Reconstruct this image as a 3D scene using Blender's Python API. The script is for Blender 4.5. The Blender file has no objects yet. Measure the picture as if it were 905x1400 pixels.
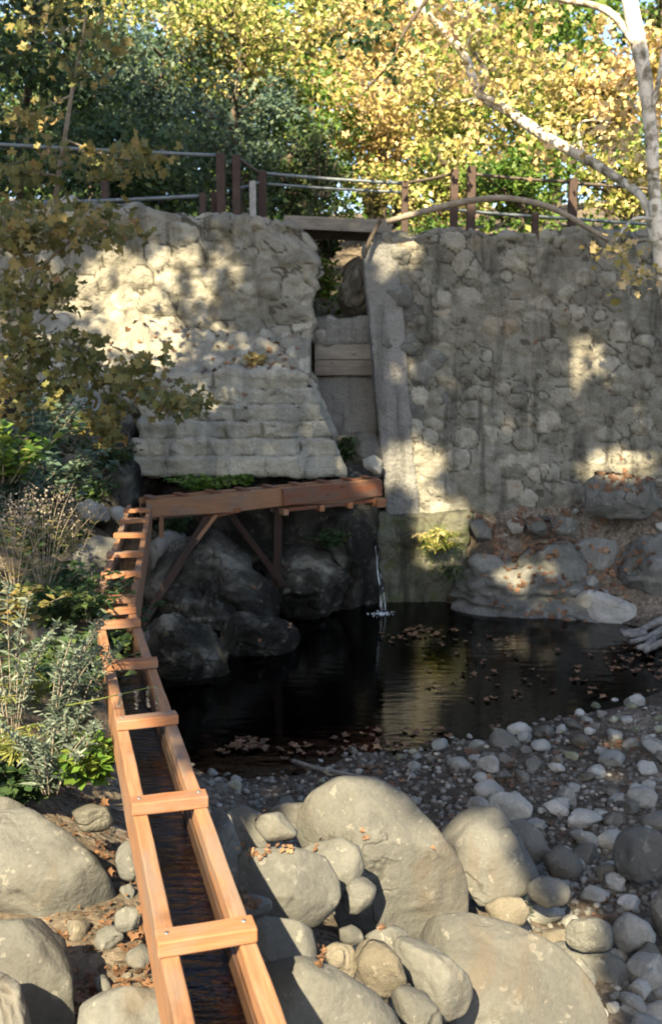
import bpy, bmesh, math, random
import numpy as np
from mathutils import Vector, Matrix
from mathutils.bvhtree import BVHTree

# ------------------------------------------------------------------ camera, sky, sun, exposure
SC = bpy.context.scene
C = SC.collection
F, U0, V0, HOR = 1374.0, 452.5, 700.0, 515.0        # pixels of the 905 x 1400 photograph
PITCH = math.atan((V0 - HOR) / F)
CAM = np.array([0.0, 0.0, 3.35])
cd = bpy.data.cameras.new('camera')
cam = bpy.data.objects.new('camera', cd); C.objects.link(cam)
cam.location = CAM.tolist(); cam.rotation_euler = (math.pi / 2 - PITCH, 0, 0)
cd.sensor_fit = 'VERTICAL'; cd.sensor_height = 36.0; cd.lens = 36.0 * F / 1400.0
cd.clip_start = 0.05; cd.clip_end = 600
SC.camera = cam
cd.dof.use_dof = True; cd.dof.focus_distance = 5.0; cd.dof.aperture_fstop = 4.2

SUN_EL, SUN_AZ = math.radians(41), math.radians(15)   # behind the viewpoint, a little to its left
S = np.array([-math.sin(SUN_AZ) * math.cos(SUN_EL), -math.cos(SUN_AZ) * math.cos(SUN_EL), math.sin(SUN_EL)])
W = bpy.data.worlds.new('World'); SC.world = W; W.use_nodes = True
nt = W.node_tree
sky = nt.nodes.new('ShaderNodeTexSky'); sky.sky_type = 'NISHITA'; sky.sun_disc = False
sky.sun_elevation = SUN_EL; sky.sun_rotation = math.atan2(S[0], S[1])
sky.air_density = 1.0; sky.dust_density = 2.0; sky.ozone_density = 0.6
nt.links.new(sky.outputs[0], nt.nodes['Background'].inputs[0])
nt.nodes['Background'].inputs[1].default_value = 0.074
sl = bpy.data.lights.new('sun', 'SUN'); sl.energy = 5.0; sl.angle = math.radians(0.5); sl.color = (1.0, 0.80, 0.50)
so = bpy.data.objects.new('sun', sl); C.objects.link(so)
so.rotation_euler = Vector(S.tolist()).to_track_quat('Z', 'Y').to_euler()
SC.view_settings.view_transform = 'Standard'; SC.view_settings.look = 'None'
SC.view_settings.exposure = 2.42; SC.view_settings.gamma = 1.0
SC.cycles.filter_width = 1.9
SC.cycles.max_bounces = 7; SC.cycles.transparent_max_bounces = 12
SC.cycles.sample_clamp_indirect = 6.0

RNG = np.random.default_rng(7)
random.seed(7)

# ------------------------------------------------------------------ helpers
_R = np.array([1.0, 0, 0]); _U = np.array([0, math.sin(PITCH), math.cos(PITCH)]); _Fw = np.array([0, math.cos(PITCH), -math.sin(PITCH)])
def ray(u, v):
    return _R * ((u - U0) / F) + _U * ((V0 - v) / F) + _Fw
def px(u, v, Y):                       # point at distance Y seen at u, v
    d = ray(u, v); return CAM + d * (Y / d[1])
def pz(u, v, z):                       # point at height z seen at u, v
    d = ray(u, v); return CAM + d * ((z - CAM[2]) / d[2])
def project(P):
    d = P - CAM
    zc = d @ _Fw
    return U0 + F * (d @ _R) / zc, V0 - F * (d @ _U) / zc

_perm = np.random.default_rng(3).random((64, 64, 64))
def vnoise(P, f=1.0, off=0.0):
    Q = np.asarray(P) * f + off + 100.0
    i = np.floor(Q).astype(int); t = Q - i; t = t * t * t * (t * (t * 6 - 15) + 10)
    r = 0
    for a in (0, 1):
        wx = t[:, 0] if a else 1 - t[:, 0]
        for b in (0, 1):
            wy = t[:, 1] if b else 1 - t[:, 1]
            for c in (0, 1):
                wz = t[:, 2] if c else 1 - t[:, 2]
                r = r + wx * wy * wz * _perm[(i[:, 0] + a) % 64, (i[:, 1] + b) % 64, (i[:, 2] + c) % 64]
    return r * 2 - 1
def fbm(P, f=1.0, off=0.0, o=4, g=0.5):
    r = 0; a = 1
    for k in range(o):
        r = r + a * vnoise(P, f * 2 ** k, off + 17.3 * k); a *= g
    return r
_cell = np.random.default_rng(11).random((64, 64, 64, 4))
def worley(P, size, seed=0, jit=0.85):           # F1, F2-F1, random per cell
    Q = np.asarray(P) / np.asarray(size) + 200.0 + seed * 7.31
    i = np.floor(Q).astype(int)
    d1 = np.full(len(Q), 9.0); d2 = d1.copy(); rid = np.zeros(len(Q))
    for a in (-1, 0, 1):
        for b in (-1, 0, 1):
            for c in (-1, 0, 1):
                j = i + (a, b, c); k = j % 64
                h = _cell[k[:, 0], k[:, 1], k[:, 2]]
                pt = j + 0.5 + (h[:, :3] - 0.5) * jit
                d = np.linalg.norm(Q - pt, axis=1)
                m = d < d1
                d2 = np.where(m, d1, np.minimum(d2, d)); rid = np.where(m, h[:, 3], rid); d1 = np.where(m, d, d1)
    return d1, d2 - d1, rid
def sst(a, b, x):
    t = np.clip((x - a) / (b - a), 0, 1); return t * t * (3 - 2 * t)

def mesh_np(name, V, Fc, mat=None, smooth=True, attrs=None):
    me = bpy.data.meshes.new(name)
    V = np.asarray(V, dtype=np.float32); 
    if isinstance(Fc, np.ndarray):
        n, k = Fc.shape
        me.vertices.add(len(V)); me.vertices.foreach_set('co', V.ravel())
        me.loops.add(n * k); me.loops.foreach_set('vertex_index', Fc.astype(np.int32).ravel())
        me.polygons.add(n); me.polygons.foreach_set('loop_start', np.arange(0, n * k, k, dtype=np.int32))
        try: me.polygons.foreach_set('loop_total', np.full(n, k, dtype=np.int32))
        except Exception: pass
        me.update(calc_edges=True); me.validate()
    else:
        me.from_pydata(V.tolist(), [], Fc)
    if smooth: me.polygons.foreach_set('use_smooth', np.ones(len(me.polygons), dtype=bool))
    for k, a in (attrs or {}).items():
        at = me.attributes.new(k, 'FLOAT', 'POINT'); at.data.foreach_set('value', np.asarray(a, dtype=np.float32))
    if mat: me.materials.append(mat)
    return me
def link(name, me, parent=None, loc=(0, 0, 0), rot=None):
    o = bpy.data.objects.new(name, me); C.objects.link(o); o.location = tuple(float(q) for q in loc)
    if rot is not None: o.rotation_euler = rot
    if parent: o.parent = parent
    return o
def tag(o, label=None, cat=None, group=None, kind=None):
    if label: o['label'] = label
    if cat: o['category'] = cat
    if group: o['group'] = group
    if kind: o['kind'] = kind
    return o
def thing(name, label, cat, loc=(0, 0, 0), group=None):
    return tag(link(name, None, None, loc), label, cat, group)

SOLIDS = []                                      # (verts, faces) in world space, for dropping things on
def solid(V, Fc): SOLIDS.append((np.asarray(V), [list(f) for f in np.asarray(Fc).tolist()]))
def bvh():
    V = []; Fs = []; n = 0
    for v, f in SOLIDS:
        V += v.tolist(); Fs += [[i + n for i in g] for g in f]; n += len(v)
    return BVHTree.FromPolygons(V, Fs)

class MB:                                        # collects pieces into ONE mesh
    def __init__(s): s.V = []; s.F = []; s.n = 0; s.A = []
    def add(s, V, Fc, a=None):
        V = np.asarray(V); s.V.append(V); s.F += [[int(i) + s.n for i in f] for f in Fc]; s.n += len(V)
        s.A.append(np.full(len(V), random.random() if a is None else a)); return s
    def box(s, lo, hi, M=None):
        x0, y0, z0 = lo; x1, y1, z1 = hi
        V = np.array([(x, y, z) for x in (x0, x1) for y in (y0, y1) for z in (z0, z1)], float)
        if M is not None: V = np.array([list(M @ Vector(v)) for v in V])
        return s.add(V, [(0, 1, 3, 2), (4, 6, 7, 5), (0, 4, 5, 1), (2, 3, 7, 6), (0, 2, 6, 4), (1, 5, 7, 3)])
    def tube(s, P, R, k=8, jit=0.0, cap=True):
        V, Fc = tube(P, R, k, jit, cap); return s.add(V, Fc)
    def build(s, name, mat, parent=None, smooth=False, loc=(0, 0, 0), bevel=0):
        me = mesh_np(name, np.concatenate(s.V) - np.asarray(loc, float), s.F, mat, smooth, {'cell': np.concatenate(s.A)})
        return link(name, me, parent, loc)
def spline(P, n):
    P = np.asarray(P, float); m = len(P); t = np.linspace(0, m - 1, n); out = []
    for q in t:
        i = min(int(q), m - 2); f = q - i
        p0, p1, p2, p3 = P[max(i - 1, 0)], P[i], P[i + 1], P[min(i + 2, m - 1)]
        out.append(0.5 * (2 * p1 + (p2 - p0) * f + (2 * p0 - 5 * p1 + 4 * p2 - p3) * f * f + (3 * p1 - p0 - 3 * p2 + p3) * f ** 3))
    return np.array(out)
def tube(P, R, k=8, jit=0.0, cap=True):
    P = np.asarray(P, float); n = len(P); R = np.broadcast_to(R, n) if np.ndim(R) else np.full(n, R)
    T = np.gradient(P, axis=0); T /= np.linalg.norm(T, axis=1)[:, None] + 1e-9
    up = np.array([0, 0, 1.0]) if abs(T[0][2]) < 0.9 else np.array([1.0, 0, 0])
    V = []; N = np.cross(T[0], up); N /= np.linalg.norm(N)
    for i in range(n):
        N = N - T[i] * (N @ T[i]); N /= np.linalg.norm(N); B = np.cross(T[i], N)
        for j in range(k):
            a = 2 * math.pi * j / k
            rr = R[i] * (1 + (jit * (random.random() - 0.5) if jit else 0))
            V.append(P[i] + (N * math.cos(a) + B * math.sin(a)) * rr)
    Fc = [(i * k + j, i * k + (j + 1) % k, (i + 1) * k + (j + 1) % k, (i + 1) * k + j) for i in range(n - 1) for j in range(k)]
    if cap: Fc += [tuple(range(k))[::-1], tuple((n - 1) * k + j for j in range(k))]
    return np.array(V), Fc

# ------------------------------------------------------------------ materials
def newmat(name):
    m = bpy.data.materials.new(name); m.use_nodes = True
    t = m.node_tree; return m, t, t.nodes['Principled BSDF'], t.links
def node(t, ty, **kw):
    n = t.nodes.new(ty)
    for k, v in kw.items():
        if k in n.inputs.keys(): n.inputs[k].default_value = v
        else: setattr(n, k, v)
    return n
def ramp(t, fac, cols, L):
    r = t.nodes.new('ShaderNodeValToRGB'); e = r.color_ramp.elements
    while len(e) < len(cols): e.new(0.5)
    for q, (p, c) in zip(e, cols): q.position = p; q.color = (*c, 1)
    L.new(fac, r.inputs[0]); return r.outputs[0]
def mix(t, L, fac, a, b, mode='MIX'):
    m = t.nodes.new('ShaderNodeMix'); m.data_type = 'RGBA'; m.blend_type = mode
    for i, q in ((0, fac), (6, a), (7, b)):
        if isinstance(q, (int, float)): m.inputs[i].default_value = q
        elif isinstance(q, tuple): m.inputs[i].default_value = (*q, 1)
        else: L.new(q, m.inputs[i])
    return m.outputs[2]
def math_(t, L, op, a, b=None, c=None, clamp=False):
    m = t.nodes.new('ShaderNodeMath'); m.operation = op; m.use_clamp = clamp
    for i, q in enumerate((a, b, c)):
        if q is None: continue
        if isinstance(q, (int, float)): m.inputs[i].default_value = q
        else: L.new(q, m.inputs[i])
    return m.outputs[0]
def noise(t, L, co, scale, detail=5.0, rough=0.55, dist=0.0):
    n = node(t, 'ShaderNodeTexNoise', Scale=scale, Detail=detail, Roughness=rough, Distortion=dist)
    L.new(co, n.inputs['Vector']); return n.outputs[0]
def mapped(t, L, co, sc):
    m = t.nodes.new('ShaderNodeMapping'); m.inputs['Scale'].default_value = sc; L.new(co, m.inputs[0]); return m.outputs[0]
def bump(t, L, h, strength, dist, bs, prev=None):
    b = t.nodes.new('ShaderNodeBump'); b.inputs['Strength'].default_value = strength; b.inputs['Distance'].default_value = dist
    L.new(h, b.inputs['Height'])
    if prev: L.new(prev, b.inputs['Normal'])
    if bs: L.new(b.outputs[0], bs.inputs['Normal'])
    return b.outputs[0]

def m_rock(name, cols, scale=3.0, rough=0.85, spot=(0.5, 0.48, 0.42), spotamt=0.10, bstr=0.7, dirt=None):
    m, t, b, L = newmat(name)
    co = t.nodes.new('ShaderNodeNewGeometry').outputs['Position']
    oi = t.nodes.new('ShaderNodeObjectInfo').outputs['Random']
    n1 = noise(t, L, co, scale, 6, 0.6, 0.6)
    c = ramp(t, n1, cols, L)
    n2 = noise(t, L, co, scale * 7, 3, 0.6)
    sp = math_(t, L, 'MULTIPLY', math_(t, L, 'GREATER_THAN', n2, 0.64), spotamt)
    c = mix(t, L, sp, c, spot)
    n3 = noise(t, L, co, 45, 4, 0.7)
    k = math_(t, L, 'MULTIPLY_ADD', n3, 0.7, 0.65)
    k2 = math_(t, L, 'MULTIPLY', k, math_(t, L, 'MULTIPLY_ADD', oi, 0.35, 0.82))
    cc = t.nodes.new('ShaderNodeCombineColor')
    for i in range(3): L.new(k2, cc.inputs[i])
    c = mix(t, L, 1.0, c, cc.outputs[0], 'MULTIPLY')
    wv = t.nodes.new('ShaderNodeVectorMath'); wv.operation = 'ADD'; L.new(co, wv.inputs[0]); nn_ = node(t, 'ShaderNodeTexNoise', Scale=2.0, Detail=4.0); L.new(co, nn_.inputs['Vector'])
    ws = t.nodes.new('ShaderNodeVectorMath'); ws.operation = 'SCALE'; ws.inputs['Scale'].default_value = 0.5; L.new(nn_.outputs['Color'], ws.inputs[0]); L.new(ws.outputs[0], wv.inputs[1])
    vc = node(t, 'ShaderNodeTexVoronoi', feature='DISTANCE_TO_EDGE', Scale=1.7); L.new(wv.outputs[0], vc.inputs['Vector'])
    crk = math_(t, L, 'MULTIPLY', math_(t, L, 'MULTIPLY', sst_node(t, L, vc.outputs['Distance'], 0.016, 0.002), sst_node(t, L, noise(t, L, co, 1.3, 2), .50, .64)), 0.55)
    c = mix(t, L, crk, c, (0.02, 0.019, 0.016))
    n6 = noise(t, L, co, 5.5, 7, 0.72, 0.3)
    c = mix(t, L, math_(t, L, 'MULTIPLY', sst_node(t, L, n6, 0.57, 0.66), 0.35), c, tuple(min(1, q * 1.5) for q in cols[-1][1]))
    if dirt:
        n4 = noise(t, L, co, 1.7, 4, 0.6, 1.0)
        c = mix(t, L, math_(t, L, 'MULTIPLY', sst_node(t, L, n4, 0.52, 0.68), 0.6), c, dirt)
    L.new(c, b.inputs['Base Color']); b.inputs['Roughness'].default_value = rough; b.inputs['Specular IOR Level'].default_value = 0.15 if 'wet' in name else 0.3
    h = math_(t, L, 'ADD', math_(t, L, 'MULTIPLY', noise(t, L, co, 9, 6, 0.6), 1.0), math_(t, L, 'MULTIPLY', n3, 0.35))
    h = math_(t, L, 'SUBTRACT', h, crk)
    bump(t, L, h, bstr, 0.04, b)
    return m
def sst_node(t, L, v, a, b):
    r = t.nodes.new('ShaderNodeMapRange'); r.interpolation_type = 'SMOOTHSTEP'
    r.inputs[1].default_value = a; r.inputs[2].default_value = b; L.new(v, r.inputs[0]); return r.outputs[0]

def m_masonry(name, stone, mortar, stain=(0.06, 0.06, 0.05), stainamt=0.5, moss=None, rough=0.9):
    m, t, b, L = newmat(name)
    co = t.nodes.new('ShaderNodeNewGeometry').outputs['Position']
    cell = node(t, 'ShaderNodeAttribute', attribute_name='cell').outputs['Fac']
    mo = node(t, 'ShaderNodeAttribute', attribute_name='mortar').outputs['Fac']
    c = ramp(t, cell, stone, L)
    n1 = noise(t, L, co, 5, 6, 0.65, 0.5)
    c = mix(t, L, math_(t, L, 'MULTIPLY', sst_node(t, L, n1, 0.4, 0.7), 0.5), c, mortar)
    cm = mix(t, L, noise(t, L, co, 12, 5, 0.7), mortar, tuple(q * 0.55 for q in mortar))
    c = mix(t, L, math_(t, L, 'MULTIPLY', sst_node(t, L, mo, .2, .5), .55), c, cm)
    c = mix(t, L, math_(t, L, 'MULTIPLY', sst_node(t, L, mo, .6, .95), .8), c, (0.05, 0.046, 0.036))
    n2 = noise(t, L, mapped(t, L, co, (2.2, 1.0, 0.35)), 1.5, 5, 0.6, 0.4)
    c = mix(t, L, math_(t, L, 'MULTIPLY', sst_node(t, L, n2, 0.48, 0.68), stainamt), c, stain)
    n5 = noise(t, L, co, 2.3, 6, 0.7, 0.8)
    c = mix(t, L, math_(t, L, 'MULTIPLY', sst_node(t, L, n5, 0.58, 0.72), 0.55), c, tuple(min(1, q * 1.5) for q in mortar))
    if moss:
        n4 = noise(t, L, co, 3.1, 6, 0.65)
        c = mix(t, L, math_(t, L, 'MULTIPLY', sst_node(t, L, n4, 0.5, 0.65), 0.7), c, moss)
    n3 = noise(t, L, co, 38, 4, 0.7)
    k = math_(t, L, 'MULTIPLY_ADD', n3, 1.0, 0.5)
    cc = t.nodes.new('ShaderNodeCombineColor')
    for i in range(3): L.new(k, cc.inputs[i])
    c = mix(t, L, 1.0, c, cc.outputs[0], 'MULTIPLY')
    L.new(c, b.inputs['Base Color']); b.inputs['Roughness'].default_value = rough; b.inputs['Specular IOR Level'].default_value = 0.25
    h = math_(t, L, 'ADD', noise(t, L, co, 14, 6, 0.65), math_(t, L, 'MULTIPLY', n3, 0.4))
    bump(t, L, h, 1.0, 0.07, b)
    return m

def m_leaf(name, cols, transl=0.35, rough=0.5):
    m, t, b, L = newmat(name)
    g = t.nodes.new('ShaderNodeNewGeometry')
    n = noise(t, L, g.outputs['Position'], 0.9, 3, 0.6)
    f = math_(t, L, 'ADD', math_(t, L, 'MULTIPLY', g.outputs['Random Per Island'], 0.6), math_(t, L, 'MULTIPLY_ADD', n, 1.2, -0.4), clamp=True)
    c = ramp(t, f, cols, L)
    L.new(c, b.inputs['Base Color']); b.inputs['Roughness'].default_value = rough; b.inputs['Specular IOR Level'].default_value = 0.25
    tr = t.nodes.new('ShaderNodeBsdfTranslucent'); L.new(c, tr.inputs[0])
    mx = t.nodes.new('ShaderNodeMixShader'); mx.inputs[0].default_value = transl
    L.new(b.outputs[0], mx.inputs[1]); L.new(tr.outputs[0], mx.inputs[2])
    L.new(mx.outputs[0], t.nodes['Material Output'].inputs[0])
    return m

def m_wood(name, c1, c2, c3, rough=0.7, wet=None):
    m, t, b, L = newmat(name)
    co = t.nodes.new('ShaderNodeTexCoord').outputs['Object']
    oi = t.nodes.new('ShaderNodeObjectInfo').outputs['Random']
    ad = t.nodes.new('ShaderNodeVectorMath'); ad.operation = 'ADD'; L.new(co, ad.inputs[0])
    cx = t.nodes.new('ShaderNodeCombineXYZ')
    for i in range(3): L.new(math_(t, L, 'MULTIPLY', oi, 13.0 + i), cx.inputs[i])
    L.new(cx.outputs[0], ad.inputs[1]); co2 = ad.outputs[0]
    g = noise(t, L, mapped(t, L, co2, (1.2, 26, 26)), 3.0, 5, 0.6, 1.2)
    c = ramp(t, g, [(0.25, c1), (0.5, c2), (0.75, c3)], L)
    n2 = noise(t, L, co2, 4.0, 5, 0.65)
    c = mix(t, L, math_(t, L, 'MULTIPLY', sst_node(t, L, n2, 0.5, 0.75), 0.55), c, tuple(q * 0.45 for q in c1))
    n7 = noise(t, L, mapped(t, L, co2, (0.8, 3, 3)), 2.0, 6, 0.7)
    c = mix(t, L, math_(t, L, 'MULTIPLY', sst_node(t, L, n7, 0.44, 0.62), 0.6), c, (c2[0] * .60, c2[0] * .54, c2[0] * .47))
    kn = node(t, 'ShaderNodeTexVoronoi', Scale=2.6); L.new(mapped(t, L, co2, (1.0, 3, 3)), kn.inputs['Vector'])
    c = mix(t, L, math_(t, L, 'MULTIPLY', math_(t, L, 'LESS_THAN', kn.outputs['Distance'], 0.10), 0.6), c, tuple(q * 0.3 for q in c1))
    hs = t.nodes.new('ShaderNodeHueSaturation'); L.new(c, hs.inputs['Color']); L.new(math_(t, L, 'MULTIPLY_ADD', oi, 0.4, 0.8), hs.inputs['Value'])
    L.new(hs.outputs[0], b.inputs['Base Color']); b.inputs['Roughness'].default_value = rough; b.inputs['Specular IOR Level'].default_value = 0.3
    bump(t, L, g, 0.25, 0.01, b)
    return m

def m_simple(name, c, rough=0.6, metal=0.0, var=0.3, scale=12):
    m, t, b, L = newmat(name)
    co = t.nodes.new('ShaderNodeNewGeometry').outputs['Position']
    n = noise(t, L, co, scale, 5, 0.65)
    c_ = ramp(t, n, [(0.3, tuple(q * (1 - var) for q in c)), (0.7, tuple(min(1, q * (1 + var)) for q in c))], L)
    L.new(c_, b.inputs['Base Color']); b.inputs['Roughness'].default_value = rough; b.inputs['Metallic'].default_value = metal
    bump(t, L, n, 0.3, 0.01, b)
    return m

def m_water(name, tint, ripple=0.06, scale=5.0):
    m, t, b, L = newmat(name); t.nodes.remove(b)
    co = t.nodes.new('ShaderNodeNewGeometry').outputs['Position']
    h = math_(t, L, 'ADD', noise(t, L, mapped(t, L, co, (0.7, 2.2, 1)), scale, 3, 0.5), math_(t, L, 'MULTIPLY', noise(t, L, co, scale * 5, 2, 0.5), 0.12))
    nb = bump(t, L, h, 1.0, ripple, None)
    gl = t.nodes.new('ShaderNodeBsdfGlossy'); gl.inputs['Roughness'].default_value = 0.02; L.new(nb, gl.inputs['Normal'])
    tp = t.nodes.new('ShaderNodeBsdfTransparent'); tp.inputs[0].default_value = (*tint, 1)
    fr = t.nodes.new('ShaderNodeFresnel'); fr.inputs[0].default_value = 1.33; L.new(nb, fr.inputs['Normal'])
    mx = t.nodes.new('ShaderNodeMixShader'); L.new(fr.outputs[0], mx.inputs[0])
    L.new(tp.outputs[0], mx.inputs[1]); L.new(gl.outputs[0], mx.inputs[2])
    L.new(mx.outputs[0], t.nodes['Material Output'].inputs[0])
    return m

M = {}
G = lambda *c: c
M['boulder'] = m_rock('boulder_stone', [(0.25, (0.052, 0.055, 0.053)), (0.5, (0.070, 0.074, 0.071)), (0.75, (0.092, 0.096, 0.092))], 2.2, bstr=0.45, dirt=(0.066, 0.055, 0.042))
M['pale'] = m_rock('pale_stone', [(0.25, (0.16, 0.166, 0.156)), (0.5, (0.24, 0.246, 0.232)), (0.75, (0.34, 0.343, 0.327))], 3.5)
M['grey'] = m_rock('grey_stone', [(0.25, (0.11, 0.116, 0.107)), (0.5, (0.18, 0.187, 0.175)), (0.75, (0.26, 0.266, 0.25))], 3.0)
M['dark'] = m_rock('dark_stone', [(0.25, (0.035, 0.036, 0.032)), (0.5, (0.075, 0.075, 0.065)), (0.75, (0.13, 0.13, 0.115))], 3.0, rough=0.6)
M['ochre'] = m_rock('ochre_stone', [(0.25, (0.058, 0.054, 0.042)), (0.5, (0.085, 0.079, 0.064)), (0.75, (0.112, 0.106, 0.088))], 3.0)
M['wet'] = m_rock('wet_shaded_bedrock', [(0.3, (0.004, 0.004, 0.003)), (0.47, (0.010, 0.010, 0.008)), (0.56, (0.034, 0.034, 0.028)), (0.70, (0.15, 0.148, 0.128))], 1.3, rough=0.7, bstr=0.9, spotamt=0.03)  # wet stone, with shade and lit patches also put into its colours
M['ledge'] = m_rock('ledge_stone', [(0.25, (0.05, 0.053, 0.05)), (0.5, (0.095, 0.1, 0.094)), (0.75, (0.165, 0.17, 0.16))], 2.2, bstr=1.0)
M['mossrock'] = m_rock('mossy_stone', [(0.3, (0.06, 0.07, 0.045)), (0.5, (0.13, 0.14, 0.10)), (0.7, (0.27, 0.28, 0.23))], 2.5, spot=(0.08, 0.11, 0.03), spotamt=0.5)
STONE = [(0.0, (0.16, 0.16, 0.135)), (0.3, (0.25, 0.245, 0.205)), (0.6, (0.31, 0.31, 0.265)), (0.85, (0.38, 0.375, 0.325)), (1.0, (0.29, 0.25, 0.19))]
M['rubble'] = m_masonry('rubble_masonry', STONE, (0.225, 0.222, 0.19), stainamt=0.55)
M['rubble_grey'] = m_masonry('grey_rubble_masonry', [(p, tuple(q * .86 for q in c)) for p, c in STONE], (0.185, 0.185, 0.16), stain=(0.045, 0.046, 0.042), stainamt=0.75)
M['block'] = m_masonry('block_masonry', [(0, (0.27, 0.28, 0.25)), (0.5, (0.36, 0.355, 0.30)), (1, (0.43, 0.41, 0.34))], (0.34, 0.335, 0.285), stain=(0.12, 0.14, 0.145), stainamt=0.5)
M['concrete'] = m_masonry('weathered_concrete', [(0, (0.15, 0.158, 0.158)), (1, (0.215, 0.22, 0.215))], (0.185, 0.19, 0.185), stain=(0.07, 0.07, 0.066), stainamt=0.7)
M['plinth'] = m_masonry('mossy_concrete', [(0, (0.065, 0.07, 0.05)), (1, (0.105, 0.11, 0.085))], (0.10, 0.105, 0.08), stain=(0.025, 0.028, 0.018), stainamt=0.85, moss=(0.06, 0.085, 0.025))
M['fir'] = m_wood('fir_lumber', (0.13, 0.066, 0.033), (0.19, 0.098, 0.05), (0.245, 0.138, 0.078))
M['fir_front'] = m_wood('fir_lumber_cross', (0.155, 0.064, 0.028), (0.215, 0.096, 0.044), (0.27, 0.132, 0.066))
M['wetwood'] = m_wood('wet_lumber', (0.03, 0.018, 0.012), (0.05, 0.028, 0.018), (0.08, 0.045, 0.028), rough=0.35)
M['redwood'] = m_wood('red_lumber', (0.075, 0.028, 0.014), (0.12, 0.045, 0.022), (0.165, 0.068, 0.034))
M['darkwood'] = m_wood('shaded_lumber', (0.014, 0.007, 0.005), (0.024, 0.012, 0.008), (0.036, 0.018, 0.011))  # shade under the flume put into the timber colour
M['fir_dark'] = m_wood('dark_fir_lumber', (0.075, 0.038, 0.02), (0.115, 0.060, 0.031), (0.155, 0.085, 0.046))  # darker tones of the fir lumber
M['oldboard'] = m_wood('weathered_board', (0.13, 0.12, 0.105), (0.19, 0.18, 0.16), (0.26, 0.25, 0.23))
M['rustboard'] = m_wood('brown_board', (0.07, 0.062, 0.055), (0.11, 0.098, 0.087), (0.155, 0.14, 0.125))
M['rustpost'] = m_simple('rusty_steel', (0.030, 0.016, 0.012), 0.75, 0.0, 0.5)
M['rail'] = m_simple('grey_rail_pipe', (0.10, 0.125, 0.145), 0.45, 0.3, 0.3)
M['darkrail'] = m_simple('dark_rail_pipe', (0.06, 0.05, 0.04), 0.6, 0.2, 0.3)
M['greypost'] = m_simple('grey_post', (0.22, 0.23, 0.24), 0.7, 0.0, 0.3)
M['bark'] = m_rock('dark_bark', [(0.3, (0.04, 0.032, 0.024)), (0.6, (0.085, 0.07, 0.055))], 6, bstr=1.0)
M['whitebark'] = m_rock('sycamore_bark', [(0.38, (0.10, 0.09, 0.065)), (0.46, (0.25, 0.235, 0.19)), (0.54, (0.50, 0.48, 0.43))], 4.2, spot=(0.22, 0.2, 0.15), spotamt=0.6, bstr=0.4)
M['twig'] = m_rock('twig_bark', [(0.3, (0.12, 0.10, 0.075)), (0.6, (0.22, 0.195, 0.16))], 8)
M['driftwood'] = m_rock('driftwood', [(0.3, (0.07, 0.07, 0.066)), (0.6, (0.17, 0.168, 0.16))], 8)
M['water'] = m_water('pool_water', (0.10, 0.085, 0.06), 0.0045, 4.0)
M['flumewater'] = m_water('flume_water', (0.35, 0.25, 0.18), 0.02, 14.0)
g = lambda r, a, b: (r, a, b)
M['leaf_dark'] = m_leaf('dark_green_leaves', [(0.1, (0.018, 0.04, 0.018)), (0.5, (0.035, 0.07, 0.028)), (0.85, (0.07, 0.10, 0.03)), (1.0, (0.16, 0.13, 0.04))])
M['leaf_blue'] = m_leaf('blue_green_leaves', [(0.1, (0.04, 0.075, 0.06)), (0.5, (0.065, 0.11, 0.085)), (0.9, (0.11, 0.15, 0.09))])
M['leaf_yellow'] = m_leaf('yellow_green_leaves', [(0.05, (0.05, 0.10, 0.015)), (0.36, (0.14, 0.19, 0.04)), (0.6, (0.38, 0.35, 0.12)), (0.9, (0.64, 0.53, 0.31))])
M['leaf_autumn'] = m_leaf('autumn_leaves', [(0.1, (0.16, 0.15, 0.03)), (0.35, (0.30, 0.25, 0.08)), (0.65, (0.54, 0.42, 0.22)), (0.95, (0.56, 0.38, 0.22))])
M['leaf_green'] = m_leaf('fresh_green_leaves', [(0.1, (0.035, 0.085, 0.015)), (0.5, (0.07, 0.14, 0.022)), (0.9, (0.16, 0.19, 0.035))])
M['leaf_sapling'] = m_leaf('olive_sycamore_leaves', [(0.05, (0.05, 0.068, 0.026)), (0.45, (0.115, 0.12, 0.042)), (0.75, (0.21, 0.17, 0.06)), (1.0, (0.21, 0.115, 0.055))])
M['leaf_mug'] = m_leaf('grey_green_leaves', [(0.1, (0.045, 0.068, 0.05)), (0.5, (0.10, 0.135, 0.108)), (0.9, (0.24, 0.28, 0.24))])
M['leaf_fern'] = m_leaf('yellow_fern_fronds', [(0.1, (0.07, 0.11, 0.025)), (0.5, (0.14, 0.17, 0.045)), (0.9, (0.24, 0.22, 0.07))])
M['leaf_dry'] = m_leaf('dry_leaves', [(0.05, (0.045, 0.028, 0.018)), (0.4, (0.085, 0.048, 0.028)), (0.75, (0.15, 0.085, 0.048)), (0.98, (0.24, 0.16, 0.09))], 0.1)
M['flower'] = m_leaf('dry_flower_heads', [(0.1, (0.12, 0.105, 0.09)), (0.6, (0.2, 0.18, 0.16)), (0.95, (0.34, 0.32, 0.29))], 0.2)
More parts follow.
